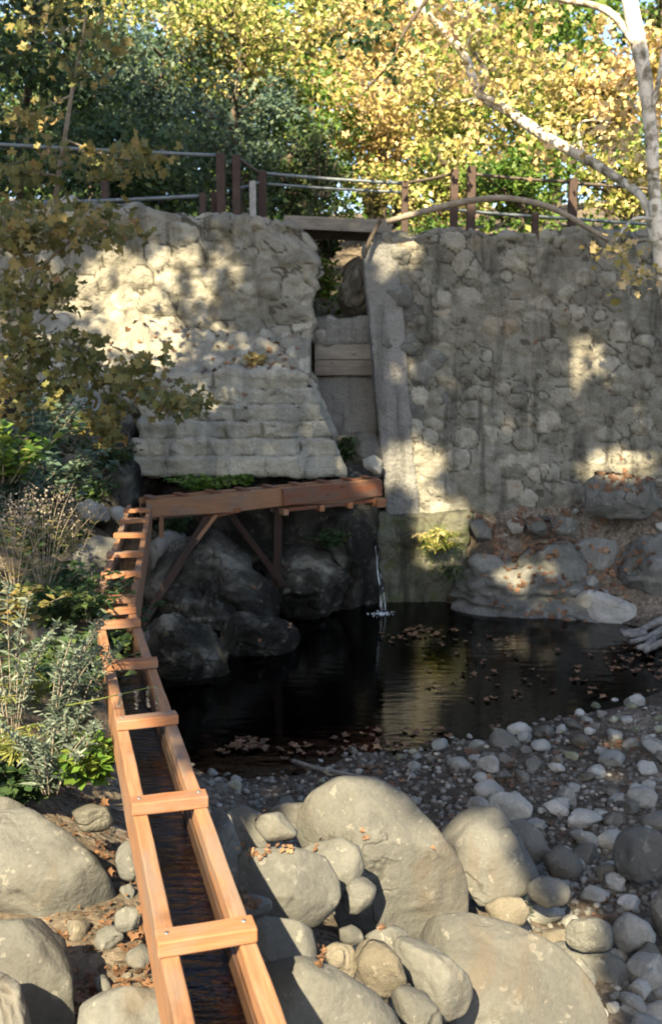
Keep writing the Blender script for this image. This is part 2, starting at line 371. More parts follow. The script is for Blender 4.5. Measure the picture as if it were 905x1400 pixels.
def m_ground():
    m, t, b, L = newmat('soil_and_gravel')
    co = t.nodes.new('ShaderNodeNewGeometry').outputs['Position']
    c = ramp(t, noise(t, L, co, 1.6, 7, 0.65, 0.4), [(0.3, (0.045, 0.038, 0.03)), (0.5, (0.095, 0.08, 0.062)), (0.7, (0.16, 0.14, 0.115))], L)
    sx = t.nodes.new('ShaderNodeSeparateXYZ'); L.new(co, sx.inputs[0])
    n_w = noise(t, L, co, 2.0, 4, 0.6)
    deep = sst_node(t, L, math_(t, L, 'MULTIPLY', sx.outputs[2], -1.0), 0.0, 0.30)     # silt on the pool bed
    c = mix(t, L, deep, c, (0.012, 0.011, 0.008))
    c = mix(t, L, math_(t, L, 'MULTIPLY', sst_node(t, L, math_(t, L, 'MULTIPLY_ADD', n_w, 0.10, sx.outputs[2]), 0.20, 0.09), 0.6), c, (0.022, 0.019, 0.015))   # wet margin
    vo = node(t, 'ShaderNodeTexVoronoi', Scale=26.0); L.new(co, vo.inputs['Vector'])
    gv = t.nodes.new('ShaderNodeRGBToBW'); L.new(vo.outputs['Color'], gv.inputs[0])
    hs = mix(t, L, 0.6, c, mix(t, L, 1.0, c, gv.outputs[0], 'OVERLAY'))
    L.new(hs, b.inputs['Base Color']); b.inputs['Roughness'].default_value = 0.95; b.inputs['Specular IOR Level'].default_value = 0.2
    n1 = bump(t, L, vo.outputs['Distance'], 0.35, -0.015, None)
    bump(t, L, noise(t, L, co, 20, 6, 0.7), 0.7, 0.04, b, n1)
    return m
M['ground'] = m_ground()

# ------------------------------------------------------------------ terrain
CP = np.array([
 (-4,-3,1.8),(0,-3,1.75),(4,-3,1.2),(0,0,1.70),(-1.5,0,1.75),(1.5,0,1.35),(3,0,1.0),
 (-2.5,2,1.5),(-1,2,1.35),(0,2,1.15),(1,2,1.0),(2.5,2,.6),
 (-2.2,3.2,1.35),(-1,3.2,1.18),(-.2,3.2,1.08),(.6,3.2,.8),(1.5,3.2,.45),(3,3.2,.35),
 (-3,4.2,1.6),(-1.5,4.2,1.18),(-.7,4.2,1.05),(.2,4.2,.7),(1,4.2,.38),(2,4.2,.22),(4,4.2,.3),
 (-3.2,5.2,1.7),(-1.8,5.2,1.35),(-.8,5.2,.75),(.3,5.2,.32),(1.2,5.2,.2),(2.5,5.2,.18),(4.5,5.2,.35),
 (-3.5,6.5,1.8),(-2.1,6.5,1.25),(-1.3,6.5,.6),(0,6.5,.10),(1.5,6.5,.1),(3.5,6.5,.2),(6,6.5,.6),
 (-4,8,1.9),(-2.6,8,1.2),(-1.6,8,.25),(0,8,.04),(2,8,.07),(5,8,.4),
 (-1.6,9.2,.0),(-2.8,9.2,1.15),(0,9.1,-.12),(1.5,9.5,-.05),(3,9.9,.03),(5.5,10,.4),
 (-1.9,10.5,-.2),(-2.9,10.5,.9),(-3.8,10.5,1.6),(0,10.3,-.5),(2,10.5,-.3),(3.8,10.9,0),(6,11,.5),
 (-2.3,12,.1),(-3.2,12,1.2),(-4.5,12,1.9),(-1,12,-.3),(1,12,-.7),(3,12,-.4),(4.5,12.3,0),(6.5,12.5,.6),
 (-3.3,13.3,1.3),(-2,13.3,.3),(0,13.3,-.6),(2.5,13.3,-.5),(4,13.4,.0),(5.5,13.3,.5),
 (-4,14.3,1.7),(-1.5,14.3,.5),(0,14.5,-.3),(1.5,14.6,-.3),(2.4,14.4,.1),(3.2,14.3,.5),(4.5,14.3,1.1),(6,14.3,1.6),
 (-4,15.2,2.2),(-1,15.2,.8),(.6,15.2,.0),(1.5,15.2,.2),(2.2,15.2,1.2),(3.2,15.2,1.35),(4.5,15.2,1.7),(6,15.2,1.9),
 (-8,4,2.6),(-8,9,2.8),(-8,14,2.8),(9,4,1.2),(9,9,1.2),(9,14,2.4),(-8,-3,2.4),(9,-3,1.4)], float)
def _tps(d): return np.where(d > 1e-9, d * d * np.log(d + 1e-12), 0)
_n = len(CP); _A = np.zeros((_n + 3, _n + 3))
_A[:_n, :_n] = _tps(np.linalg.norm(CP[:, None, :2] - CP[None, :, :2], axis=2)) + np.eye(_n) * 0.02
_A[:_n, _n] = 1; _A[:_n, _n + 1:] = CP[:, :2]; _A[_n:, :_n] = _A[:_n, _n:].T
_w = np.linalg.solve(_A, np.concatenate([CP[:, 2], np.zeros(3)]))
def ground(x, y):
    x = np.asarray(x, float); y = np.asarray(y, float); sh = x.shape; x = x.ravel(); y = y.ravel()
    xc = np.clip(x, -8, 9); yc = np.clip(y, -3, 15.4); z = np.zeros(len(x))
    for i in range(0, len(x), 20000):
        s = slice(i, i + 20000)
        d = np.hypot(xc[s, None] - CP[None, :, 0], yc[s, None] - CP[None, :, 1])
        z[s] = _tps(d) @ _w[:_n] + _w[_n] + _w[_n + 1] * xc[s] + _w[_n + 2] * yc[s]
    z += 0.10 * np.clip(-8 - x, 0, 60) + 0.02 * np.clip(x - 9, 0, 60)
    notch = np.exp(-((x - 0.25) / 0.75) ** 4) * np.exp(-np.clip(y - 16, 0, 99) / 6)
    up = 5.45 - 1.7 * notch + 0.16 * np.clip(y - 17, 0, 90) + 0.05 * np.abs(np.clip(x, -60, 60)) * sst(17, 30, y)
    k = sst(15.55, 15.95, y)
    z = z * (1 - k) + up * k
    P = np.stack([x, y, np.zeros_like(x)], 1)
    a = 0.05 * sst(-0.2, 0.3, z) + 0.01
    z = z + a * fbm(P, 1.3, 5, 4) * (1 + 4 * sst(18, 40, y))
    return z.reshape(sh)
gx = np.concatenate([-np.geomspace(7.5, 150, 26)[::-1], np.arange(-7.4, 8.0, 0.07), np.geomspace(8.1, 150, 26)])
gy = np.concatenate([[-80, -50, -30, -18, -10, -6, -3, -1, 0.5], np.arange(1.6, 16.4, 0.07), np.geomspace(16.6, 260, 45)])
XX, YY = np.meshgrid(gx, gy); ZZ = ground(XX, YY)
def grid_faces(r, c):
    i = np.arange(r * c).reshape(r, c)
    return np.stack([i[:-1, :-1], i[:-1, 1:], i[1:, 1:], i[1:, :-1]], -1).reshape(-1, 4)
TV = np.stack([XX, YY, ZZ], -1).reshape(-1, 3); TF = grid_faces(len(gy), len(gx))
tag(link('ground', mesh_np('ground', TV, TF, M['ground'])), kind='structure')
_near = [f for f in TF.tolist() if -8 < TV[f[0]][0] < 9 and 1.5 < TV[f[0]][1] < 16.5]
SOLIDS.append((TV, _near))

V = np.array([(-3.2, 7.9, 0), (8.5, 7.9, 0), (8.5, 15.2, 0), (-3.2, 15.2, 0)], float)
tag(link('water', mesh_np('water', V, [(0, 1, 2, 3)], M['water'], False)), kind='structure')

# ------------------------------------------------------------------ masonry boxes
def rbox(lo, hi, res, r):                # closed box of shared, rounded grid points, with normals
    lo = np.array(lo, float); hi = np.array(hi, float); n = np.maximum(2, np.ceil((hi - lo) / res).astype(int) + 1)
    ids = {}; Vs = []; Fs = []
    def vid(k):
        if k not in ids: ids[k] = len(Vs); Vs.append(k)
        return ids[k]
    for ax in range(3):
        a, b = [(1, 2), (2, 0), (0, 1)][ax]
        for side in (0, n[ax] - 1):
            for i in range(n[a] - 1):
                for j in range(n[b] - 1):
                    q = []
                    for di, dj in ((0, 0), (1, 0), (1, 1), (0, 1)):
                        k = [0, 0, 0]; k[ax] = side; k[a] = i + di; k[b] = j + dj; q.append(vid(tuple(int(w) for w in k)))
                    Fs.append(q if side else q[::-1])
    P = lo + (hi - lo) * np.array(Vs, float) / (n - 1)
    inner = np.clip(P, lo + r, hi - r); N = P - inner; N /= np.linalg.norm(N, axis=1)[:, None] + 1e-9
    return inner + N * r, N, np.array(Fs)
def masonry(lo, hi, res, size, amp=0.06, r=0.08, seed=0, rough=0.03, cov=1.0, flat=0.0):
    P, N, Fs = rbox(lo, hi, res, r)
    Q = P + 0.10 * np.stack([fbm(P, 1.7, 3 + seed, 3), fbm(P, 1.7, 31 + seed, 3), fbm(P, 1.7, 61 + seed, 3)], 1) * np.array(size) * 2
    f1, e, rid = worley(Q, size, seed)
    rr_ = 0.46 + 0.22 * ((rid * 13.3) % 1.0) + 0.05 * fbm(P, 6, seed, 2)
    st = sst(0.0, 0.14, e) * sst(rr_ + .06, rr_ - 0.14, f1)
    big = 0.35 + 0.9 * ((rid * 7.7) % 1.0)
    d = amp * (st - .5) * big * (1 - 0.5 * f1 * f1) * (1 - flat) + rough * fbm(P, 6.5, seed, 4) + rough * 1.3 * fbm(P, 1.4, seed + 9, 3)
    mort = np.where(st < .35, .5, 0.0) + (big < 0.5) * .5 * sst(.2, .5, st)
    mort = np.where((np.minimum(e, 2 * (rr_ - f1 + .02)) < .05) & (f1 < rr_ + .06) & (fbm(P, 2.5, 6, 2) > -.1), 1.0, np.minimum(mort, .5))
    return P + N * d[:, None], Fs, rid, np.clip(mort, 0, 1)
def wall_thing(name, label, cat, Vv, Fs, cell, mort, mat):
    o = link(name, mesh_np(name, Vv, Fs, M[mat], True, {'cell': cell, 'mortar': mort}))
    solid(Vv, Fs); return tag(o, label, cat)
# left wing
Vv, Fs, c_, m_ = masonry((-8.5, 15.3, 1.2), (-0.25, 16.35, 5.72), 0.034, (0.46, 0.5, 0.36), 0.064, 0.12, 1, 0.05)
top = 5.72 + 0.22 * sst(-1.0, -4.5, Vv[:, 0]) - 0.10 * sst(-1.2, -0.3, Vv[:, 0])
k = sst(4.6, 5.7, Vv[:, 2]); Vv[:, 2] += k * (top - 5.72 + 0.05 * fbm(Vv * [1, .3, 0], 2.2, 4, 2))
Vv[:, 0] += sst(-1.5, -0.25, Vv[:, 0]) * (-0.30 * sst(5.1, 5.75, Vv[:, 2]) + 0.14 * fbm(Vv * [0, .5, 1], 1.9, 8, 3))
Vv[:, 1] += 0.06 * (Vv[:, 2] - 3.5)
wall_thing('stone_wall', 'tall rubble stone dam wall left of the spillway notch, sunlit patch in its middle', 'wall', Vv, Fs, c_, m_, 'rubble')
# right wing
Vv, Fs, c_, m_ = masonry((0.74, 15.3, 0.3), (7.0, 16.35, 5.52), 0.032, (0.34, 0.5, 0.27), 0.048, 0.12, 5, 0.040)
k = sst(4.6, 5.5, Vv[:, 2]); Vv[:, 2] += k * 0.06 * fbm(Vv * [1, .3, 0], 2.4, 14, 3)
Vv[:, 0] += sst(1.6, 0.74, Vv[:, 0]) * (0.10 * fbm(Vv * [0, .5, 1], 2.1, 18, 3) - 0.05 * (Vv[:, 2] - 5))
Vv[:, 1] += 0.05 * (Vv[:, 2] - 3.5)
wall_thing('stone_wall', 'broad grey rubble stone dam wall right of the spillway notch', 'wall', Vv, Fs, c_, m_, 'rubble_grey')
# ragged stones broken out along the right wing's inner edge and on the wall crests
# mossy footing under the right wing
Vv, Fs, c_, m_ = masonry((0.62, 14.78, -0.6), (2.12, 15.5, 1.30), 0.04, (0.9, 0.5, 0.7), 0.02, 0.10, 9, 0.04)
Vv[:, 1] += 0.12 * np.maximum(0, Vv[:, 2]) 
wall_thing('wall_footing', 'mossy dark concrete footing of the right wall, standing in the pool', 'footing', Vv, Fs, c_, m_, 'plinth')
# stepped block buttress under the left wing
mbV, mbF, mbc, mbm, nn = [], [], [], [], 0
zs = [1.98, 2.24, 2.48, 2.72, 2.95, 3.18, 3.40]
lefts = [-2.82, -2.74, -2.66, -2.66, -2.6, -2.45]; rights = [0.20, 0.10, 0.02, -0.06, -0.14, -0.24]
for i in range(6):
    x = lefts[i]; yf = 13.95 + 0.07 * i
    rr = random.Random(40 + i)
    while x < rights[i] - 0.12:
        w = rr.uniform(0.34, 0.72); x1 = min(x + w * (1.5 if x > -1 else 1), rights[i])
        if rights[i] - x1 < 0.22: x1 = rights[i]
        Pb, Nb, Fb = rbox((x + .003, yf + rr.uniform(-.025, .025), zs[i] + .003 + rr.uniform(-0.012, 0.012)), (x1 - .003, 15.4, zs[i + 1] - .002 + (rr.uniform(0, .03) if i == 5 else 0)), 0.05, 0.014)
        dd = 0.022 * fbm(Pb, 11, 8, 3) + (0.034 + .010 * i) * fbm(Pb, 4, 3, 4) + (0.03 + .012 * i) * fbm(Pb, 1.5, 7, 3)
        Pb = Pb + Nb * dd[:, None]
        if x1 == rights[i]: Pb[:, 0] -= .31 * (Pb[:, 2] - zs[i]) * np.clip((Pb[:, 0] - x) / (x1 - x), 0, 1)
        if i >= 4: Pb[:, 2] += 0.05 * fbm(Pb, 1.2, 77, 3) * sst(zs[i], zs[i + 1], Pb[:, 2])
        mbV.append(Pb); mbF.append(Fb + nn); nn += len(Pb); mbc.append(np.full(len(Pb), rr.random()))
        mbm.append(np.clip(0.5 + fbm(Pb, 2.5, 5, 3), 0, 1) * 0.55)
        x = x1
    Pb, Nb, Fb = rbox((lefts[i] + .05, yf + .035, zs[i] - .01), (rights[i] - .10, 15.4, zs[i + 1] + .01), 0.08, 0.01)
    mbV.append(Pb + Nb * (0.015 * fbm(Pb, 6, 2, 3))[:, None]); mbF.append(Fb + nn); nn += len(Pb); mbc.append(np.full(len(Pb), .4)); mbm.append(np.full(len(Pb), .5))
Vv = np.concatenate(mbV); Fs = np.concatenate(mbF)
wall_thing('buttress', 'stepped buttress of squared pale stone blocks above the wooden flume', 'buttress', Vv, Fs, np.concatenate(mbc), np.concatenate(mbm), 'block')
# rubble slope from the buttress top up to the wall
gx2 = np.linspace(-4.4, -0.3, 90); gy2 = np.linspace(14.42, 15.42, 40); A, B = np.meshgrid(gx2, gy2)
Zs = 3.36 + 0.75 * sst(14.3, 15.35, B) - 0.10 * (A + 2) * sst(14, 15, B) - 0.55 * sst(-2.6, -3.2, A) * sst(14.6, 14.0, B)
Pq = np.stack([A, B, Zs], -1).reshape(-1, 3); f1, e, rid = worley(Pq, (0.24, 0.24, 0.24), 3)
Pq[:, 2] += 0.10 * sst(0.05, 0.3, e) * ((rid * 5) % 1) + 0.05 * fbm(Pq, 3, 2, 4)
SV = np.concatenate([Pq, Pq - [0, 0, 0.9]]); m1 = len(Pq)
top_f = grid_faces(40, 90)
idx = np.arange(m1).reshape(40, 90)
rim = np.concatenate([idx[0], idx[1:, -1], idx[-1, ::-1][1:], idx[::-1, 0][1:]])
side = [[rim[i], rim[i + 1], rim[i + 1] + m1, rim[i] + m1] for i in range(len(rim) - 1)]
FS = top_f.tolist() + [q[::-1] for q in side] + [[j + m1 for j in q[::-1]] for q in top_f.tolist()]
o = link('rubble_slope', mesh_np('rubble_slope', SV, FS, M['rubble'], True, {'cell': np.tile(rid, 2), 'mortar': np.tile(np.clip(1 - sst(0.05, .3, e), 0, 1) * .6, 2)}))
tag(o, kind='structure'); SOLIDS.append((SV, FS))
# dark damp rock behind and below the buttress
def lump(name, label, cat, lo, hi, mat, seed, amp=0.25, res=0.09, fz=1.0):
    Pb, Nb, Fb = rbox(lo, hi, res, min((np.array(hi) - lo).min() * 0.45, 0.5))
    f1, e, rid = worley(Pb, (0.7, 0.6, 0.5), seed)
    d = amp * fbm(Pb, 1.0, seed, 4) + amp * 0.6 * sst(0, 0.35, e) * ((rid * 3.3) % 1) + amp * 0.15 * fbm(Pb, 6, seed, 3)
    Pb = Pb + Nb * d[:, None]
    o = link(name, mesh_np(name, Pb, Fb, M[mat])); solid(Pb, Fb); return tag(o, label, cat)
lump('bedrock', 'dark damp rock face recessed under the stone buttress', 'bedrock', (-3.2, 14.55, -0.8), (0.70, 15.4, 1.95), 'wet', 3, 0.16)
lump('rock_outcrop', 'dark earthy rock outcrop under the sapling, left of the buttress', 'rock', (-6.5, 13.6, 1.0), (-2.7, 15.5, 3.1), 'wet', 8, 0.22)

Pb, Nb, Fb = rbox((1.95, 14.0, -0.6), (7.6, 15.5, 1.0), 0.055, 0.4)
f1, e, rid = worley(Pb, (0.8, 0.7, 0.42), 21)
Pb = Pb + Nb * (0.16 * fbm(Pb, 1.1, 40, 4) + 0.13 * sst(0, .3, e) * ((rid * 3.3) % 1) + 0.07 * (1 - 2 * np.abs(fbm(Pb * [1, 1, 2], 2.6, 50, 4))))[:, None]
Pb[:, 2] = Pb[:, 2] * (0.52 + 0.09 * (Pb[:, 0] - 2)); Pb[:, 1] += 0.62 * np.maximum(Pb[:, 2], -.2) - 0.20 * (Pb[:, 0] - 2.2)
tag(link('rock_outcrop', mesh_np('rock_outcrop', Pb, Fb, M['ledge'])), 'sloping grey rock outcrop between the right wall and the pool', 'outcrop'); solid(Pb, Fb)
# ------------------------------------------------------------------ spillway in the notch
sp = thing('spillway', 'narrow grey concrete spillway with two plank stop boards in the notch', 'spillway', (0.2, 15.7, 2.3))
def part_masonry(name, lo, hi, mat, parent, shear=None, res=0.05, rough=0.015):
    Vv, Fs, c_, m_ = masonry(lo, hi, res, (1.2, .8, 1.0), 0.012, 0.010, 4, rough)
    if shear: Vv[:, 0] += shear * (Vv[:, 2] - lo[2]); Vv[:, 1] += 0.055 * (Vv[:, 2] - 3.0)
    solid(Vv, Fs)
    return link(name, mesh_np(name, Vv - np.array(parent.location), Fs, M[mat], True, {'cell': c_, 'mortar': m_ * 0}), parent)
part_masonry('apron', (-0.35, 15.68, 2.2), (0.72, 16.2, 3.36), 'concrete', sp)
part_masonry('sill', (-0.35, 15.62, 3.86), (0.66, 16.4, 4.20), 'concrete', sp, None, 0.05, 0.05)
part_masonry('jamb', (0.84, 15.20, 1.25), (1.34, 15.9, 5.3), 'concrete', sp, -0.09, 0.05, 0.012)
for i, (z0, z1, mt) in enumerate(((3.37, 3.60, 'rustboard'), (3.61, 3.84, 'oldboard'))):
    b_ = MB(); b_.box((-0.45, -.03, -(z1 - z0) / 2), (0.45, .03, (z1 - z0) / 2)).tube([(0.26, -.032, .02), (0.26, -.055, .02)], .02, 8)
    o = b_.build('stop_board', M[mt], sp); o.location = (0.0, -0.11 + 0.02 * i, (z0 + z1) / 2 - 2.3)
    md = o.modifiers.new('b', 'BEVEL'); md.width = 0.006
# footbridge
br = thing('footbridge', 'short grey plank footbridge spanning the notch between the two walls', 'footbridge', (0.1, 15.7, 5.62))
for i in range(5):
    b_ = MB().box((-0.82, -.105, -.025), (0.82, .105, .025)); o = b_.build('deck_plank', M['oldboard'], br); o.location = (0, 0.12 + 0.22 * i, 0.10)
for y in (0.03, 1.05):
    b_ = MB().box((-0.82, -.03, -.07), (0.82, .03, .07)); o = b_.build('beam', M['oldboard'] if y < .5 else M['rustboard'], br); o.location = (0, y, 0.0)
br.rotation_euler = (0, math.radians(2.5), 0)

# ------------------------------------------------------------------ railings on the crest
def railing(name, label, posts, rails, loc):
    t = thing(name, label, 'railing', loc); L0 = np.array(loc)
    for (u, v0, v1, Y, w, mt) in posts:
        a, b = px(u, v0, Y), px(u, v1, Y); b[2] = min(b[2], 5.45)
        m_ = MB().box((-w / 2, -w / 2, 0), (w / 2, w / 2, a[2] - b[2])); o = m_.build('post', M[mt], t)
        o.location = (b - L0).tolist(); md = o.modifiers.new('b', 'BEVEL'); md.width = 0.008
    for (p, q, Y0, Y1, r, mt) in rails:
        a, b = px(*p, Y0), px(*q, Y1); mid = (a + b) / 2; mid[2] -= 0.012
        m_ = MB().tube(spline([a, mid, b], 9) - L0, r, 8); m_.build('rail', M[mt], t, True)
    return t
railing('railing', 'rusty post and pipe railing on the left wall crest, behind the sapling',
        [(303, 210, 290, 16.0, .13, 'rustpost'), (145, 236, 285, 16.0, .11, 'rustpost'), (278, 264, 290, 15.9, .10, 'rustpost'), (293, 262, 290, 16.3, .09, 'rustpost'), (-60, 190, 285, 15.9, .13, 'rustpost')],
        [((-60, 194), (300, 213), 16.0, 16.0, .032, 'rail'), ((60, 277), (274, 268), 15.9, 15.9, .03, 'rail')], (-1.75, 16.0, 5.5))
railing('railing', 'thin dark railing along the far side of the footbridge',
        [(324, 212, 290, 16.0, .12, 'rustpost'), (346, 248, 292, 16.1, .10, 'greypost'), (359, 234, 292, 16.5, .13, 'rustpost'), (553, 248, 305, 16.7, .11, 'rustpost')],
        [((326, 216), (358, 238), 16.0, 16.5, .025, 'darkrail'), ((358, 237), (553, 251), 16.5, 16.7, .028, 'rail'), ((358, 251), (550, 263), 16.5, 16.7, .024, 'rail'), ((324, 258), (358, 248), 16.0, 16.5, .022, 'rail'),
         ((555, 250), (617, 238), 16.7, 16.2, .025, 'darkrail')], (-1.0, 16.4, 5.5))
railing('railing', 'dark post and pipe railing on the right wall crest by the arched branch',
        [(620, 232, 306, 16.2, .12, 'rustpost'), (643, 228, 306, 16.2, .13, 'rustpost'), (781, 244, 315, 16.3, .13, 'rustpost'), (731, 290, 312, 16.2, .10, 'rustpost'), (960, 255, 315, 16.4, .12, 'rustpost')],
        [((645, 238), (781, 249), 16.2, 16.3, .026, 'darkrail'), ((600, 285), (780, 299), 16.2, 16.3, .026, 'rail'), ((781, 250), (960, 262), 16.3, 16.4, .026, 'darkrail'), ((780, 299), (960, 310), 16.3, 16.4, .026, 'rail')], (3.0, 16.2, 5.5))

# ------------------------------------------------------------------ rocks
ICO = {}
def ico(l):
    if l not in ICO:
        bm = bmesh.new(); bmesh.ops.create_icosphere(bm, subdivisions=l, radius=1)
        ICO[l] = (np.array([v.co for v in bm.verts]), np.array([[v.index for v in f.verts] for f in bm.faces])); bm.free()
    return ICO[l]
def radial(poly):                        # closed outline in the plane -> radius per angle
    n = 240; th = np.linspace(-math.pi, math.pi, n, endpoint=False); r = np.zeros(n); m = len(poly)
    for i, a in enumerate(th):
        d = np.array([math.cos(a), math.sin(a)]); best = 0
        for j in range(m):
            p, q = poly[j], poly[(j + 1) % m]; e = q - p; den = d[0] * e[1] - d[1] * e[0]
            if abs(den) < 1e-12: continue
            t = (p[0] * e[1] - p[1] * e[0]) / den; s = (p[0] * d[1] - p[1] * d[0]) / den
            if t > 0 and -1e-9 <= s <= 1 + 1e-9: best = max(best, t)
        r[i] = best
    r[r == 0] = r[r > 0].mean()
    for _ in range(5): r = (np.roll(r, 1) + 2 * r + np.roll(r, -1)) / 4
    return th, r
def rock(label, poly, Y, thick=0.8, mat='boulder', lvl=None, sq=0.75, name='boulder', cat='boulder', group=None, rough=1.0, lean=0.0, cuts=12):
    sd = len(label) * 3.7 + poly[0][0] * 0.13 + poly[0][1] * .07
    uv = np.array(poly, float); cu, cv = uv.mean(0)
    ctr = px(cu, cv, Y); w = (ctr - CAM) / np.linalg.norm(ctr - CAM); b = np.array([0, 0, 1.0]) - w * w[2]; b /= np.linalg.norm(b); a = np.cross(w, b)
    if a[0] < 0: a = -a
    pl = []
    for (u, v) in uv:
        d = ray(u, v); p = CAM + d * (((ctr - CAM) @ w) / (d @ w)) - ctr; pl.append((p @ a, p @ b))
    th, r = radial(np.array(pl) * 1.05); R = r.mean()
    lvl = lvl or (5 if R > .3 else 4 if R > 0.12 else 3)
    sv, sf = ico(lvl); rho = np.hypot(sv[:, 0], sv[:, 1]); ang = np.arctan2(sv[:, 1], sv[:, 0])
    rr = np.interp(ang, th, r, period=2 * math.pi) * np.maximum(rho, 1e-6) ** sq
    dep = np.sign(sv[:, 2]) * np.abs(sv[:, 2]) ** 0.85 * thick * R
    q = np.stack([rr * np.cos(ang), rr * np.sin(ang), dep], 1)
    N = q / (np.linalg.norm(q, axis=1)[:, None] + 1e-9)
    rg = np.random.default_rng(int(sd * 10) % 99991)
    for _ in range(cuts):                  # worn facets
        n_ = rg.normal(size=3); n_[2] = abs(n_[2]) + 0.9; n_ /= np.linalg.norm(n_)
        lim = np.quantile(q @ n_, rg.uniform(0.80, 0.96)); ex = np.maximum(0, q @ n_ - lim); q = q - 0.8 * ex[:, None] * n_
    d = rough * R * (0.10 * fbm(sv, 1.1, sd, 3) + 0.022 * fbm(sv, 4.5, sd + 5, 4))
    if cuts > 12: d = d + R * (0.10 * (1 - 2 * np.abs(fbm(sv * [1, 1.6, 1], 1.9, sd + 2, 4))) + 0.05 * (1 - 2 * np.abs(fbm(sv * [1.5, .7, 1], 5.5, sd + 8, 3))))
    q = q + N * d[:, None] * (0.25 + 0.75 * np.abs(sv[:, 2]))[:, None]
    Wv = ctr + q[:, :1] * a + q[:, 1:2] * b - q[:, 2:3] * w
    Wv = Wv + lean * (Wv[:, 2:3] - ctr[2]) * np.array([0, 1.0, 0])
    base = np.array([ctr[0], ctr[1], Wv[:, 2].min()])
    o = link(name, mesh_np(name, Wv - base, sf, M[mat]), None, base); solid(Wv, sf)
    return tag(o, label, cat, group)
B_ = rock
# left foreground
B_('large smooth pale boulder at the left edge beside the flume', [(-70,1110),(0,1106),(40,1104),(90,1140),(130,1175),(152,1210),(157,1255),(150,1290),(60,1275),(0,1250),(-70,1240)], 3.95, .8)
B_('flat-sided boulder below the large pale one at the lower left', [(-60,1275),(0,1262),(55,1258),(88,1285),(98,1340),(104,1430),(-60,1430)], 3.1, .8)
B_('round boulder cut off by the bottom left corner', [(-50,1330),(0,1326),(28,1345),(42,1400),(44,1470),(-50,1480)], 2.75, .8)
B_('flat grey-brown rock at the bottom edge left of the flume', [(98,1362),(150,1352),(222,1352),(240,1420),(232,1470),(95,1470)], 2.85, .6, 'boulder')
B_('upright small dark rock beside the flume, right of the large pale boulder', [(158,1158),(170,1148),(186,1152),(190,1190),(182,1205),(160,1202)], 3.9, .8, 'boulder')
B_('small grey stone in dry leaves left of the flume', [(158,1248),(172,1240),(190,1242),(188,1268),(170,1276),(158,1272)], 3.45, .8, 'boulder')
B_('dark rounded rock under the plants above the large pale boulder', [(95,1105),(120,1098),(152,1104),(160,1126),(140,1140),(110,1135)], 4.35, .8, 'dark')
B_('thin slab of pale rock behind the large boulder at left', [(-30,1085),(10,1090),(40,1104),(60,1122),(20,1118),(-30,1110)], 4.3, .9, 'boulder')
# left bank
B_('grey boulder on the left bank beside the upper flume', [(108,745),(130,732),(158,738),(172,770),(165,800),(120,805),(88,780)], 9.0, .8, 'boulder')
B_('broad brownish boulder under the shrubs beside the flume joint', [(45,850),(60,815),(95,802),(125,830),(138,870),(128,910),(75,912),(50,890)], 7.0, .8, 'boulder')
B_('pointed pale stone in the shade by the flume corner', [(104,690),(122,682),(148,695),(152,710),(125,714),(110,706)], 12.2, .8, 'grey')
B_('small pale stone in the shade nearest the flume corner', [(150,694),(165,692),(177,702),(170,713),(152,710)], 12.3, .8, 'pale')
B_('big angular boulder behind the sapling, left of the buttress', [(42,525),(65,512),(110,520),(152,552),(158,590),(120,605),(75,598),(45,570)], 13.0, .8, 'grey')
# under the flume
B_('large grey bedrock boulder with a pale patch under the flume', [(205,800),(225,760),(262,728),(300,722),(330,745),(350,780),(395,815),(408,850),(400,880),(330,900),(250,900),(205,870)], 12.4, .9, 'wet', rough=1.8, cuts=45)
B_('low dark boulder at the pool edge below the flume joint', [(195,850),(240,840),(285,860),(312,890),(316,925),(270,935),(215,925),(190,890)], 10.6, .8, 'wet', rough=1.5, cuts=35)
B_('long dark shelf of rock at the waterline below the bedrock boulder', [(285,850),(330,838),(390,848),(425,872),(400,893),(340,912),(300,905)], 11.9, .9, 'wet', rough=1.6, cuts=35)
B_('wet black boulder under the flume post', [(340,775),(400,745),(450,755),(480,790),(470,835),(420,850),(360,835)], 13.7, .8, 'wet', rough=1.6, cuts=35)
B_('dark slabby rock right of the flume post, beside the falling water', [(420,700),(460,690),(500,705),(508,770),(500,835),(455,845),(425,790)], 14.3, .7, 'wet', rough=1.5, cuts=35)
B_('pale broken rock behind the diagonal flume brace', [(205,745),(228,725),(255,728),(250,765),(225,790),(205,785)], 13.0, .8, 'grey')
B_('small pale stone poking out of the dark pool', [(390,906),(402,900),(418,902),(421,916),(408,922),(392,918)], 12.0, .9, 'pale')
# beside and right of the flume
B_('shadowed boulder tight against the flume in its shade', [(272,1108),(290,1098),(315,1115),(330,1165),(335,1230),(300,1235),(280,1160)], 4.0, .8)
B_('wide low boulder at the flume, leaf crumbs on its top', [(308,1110),(335,1102),(362,1115),(392,1150),(405,1170),(350,1176),(318,1150)], 4.5, .7)
B_('small rounded stone lying on the wide low boulder', [(345,1128),(358,1114),(385,1110),(408,1138),(402,1148),(365,1150)], 4.4, .8, 'boulder')
B_('low boulder half hidden behind the largest boulder', [(357,1112),(385,1098),(425,1098),(440,1115),(430,1145),(390,1140)], 5.2, .8)
B_('largest boulder, tall smooth and sunlit with a rounded peak', [(402,1130),(428,1088),(466,1066),(515,1067),(553,1088),(590,1130),(622,1175),(646,1225),(655,1275),(600,1300),(520,1310),(470,1270),(430,1190)], 5.0, .75, sq=.65, rough=.7)
B_('broad rounded boulder between the flume and the largest boulder', [(325,1168),(350,1160),(400,1158),(448,1172),(468,1205),(464,1245),(432,1275),(395,1262),(350,1242),(322,1215)], 3.9, .7)
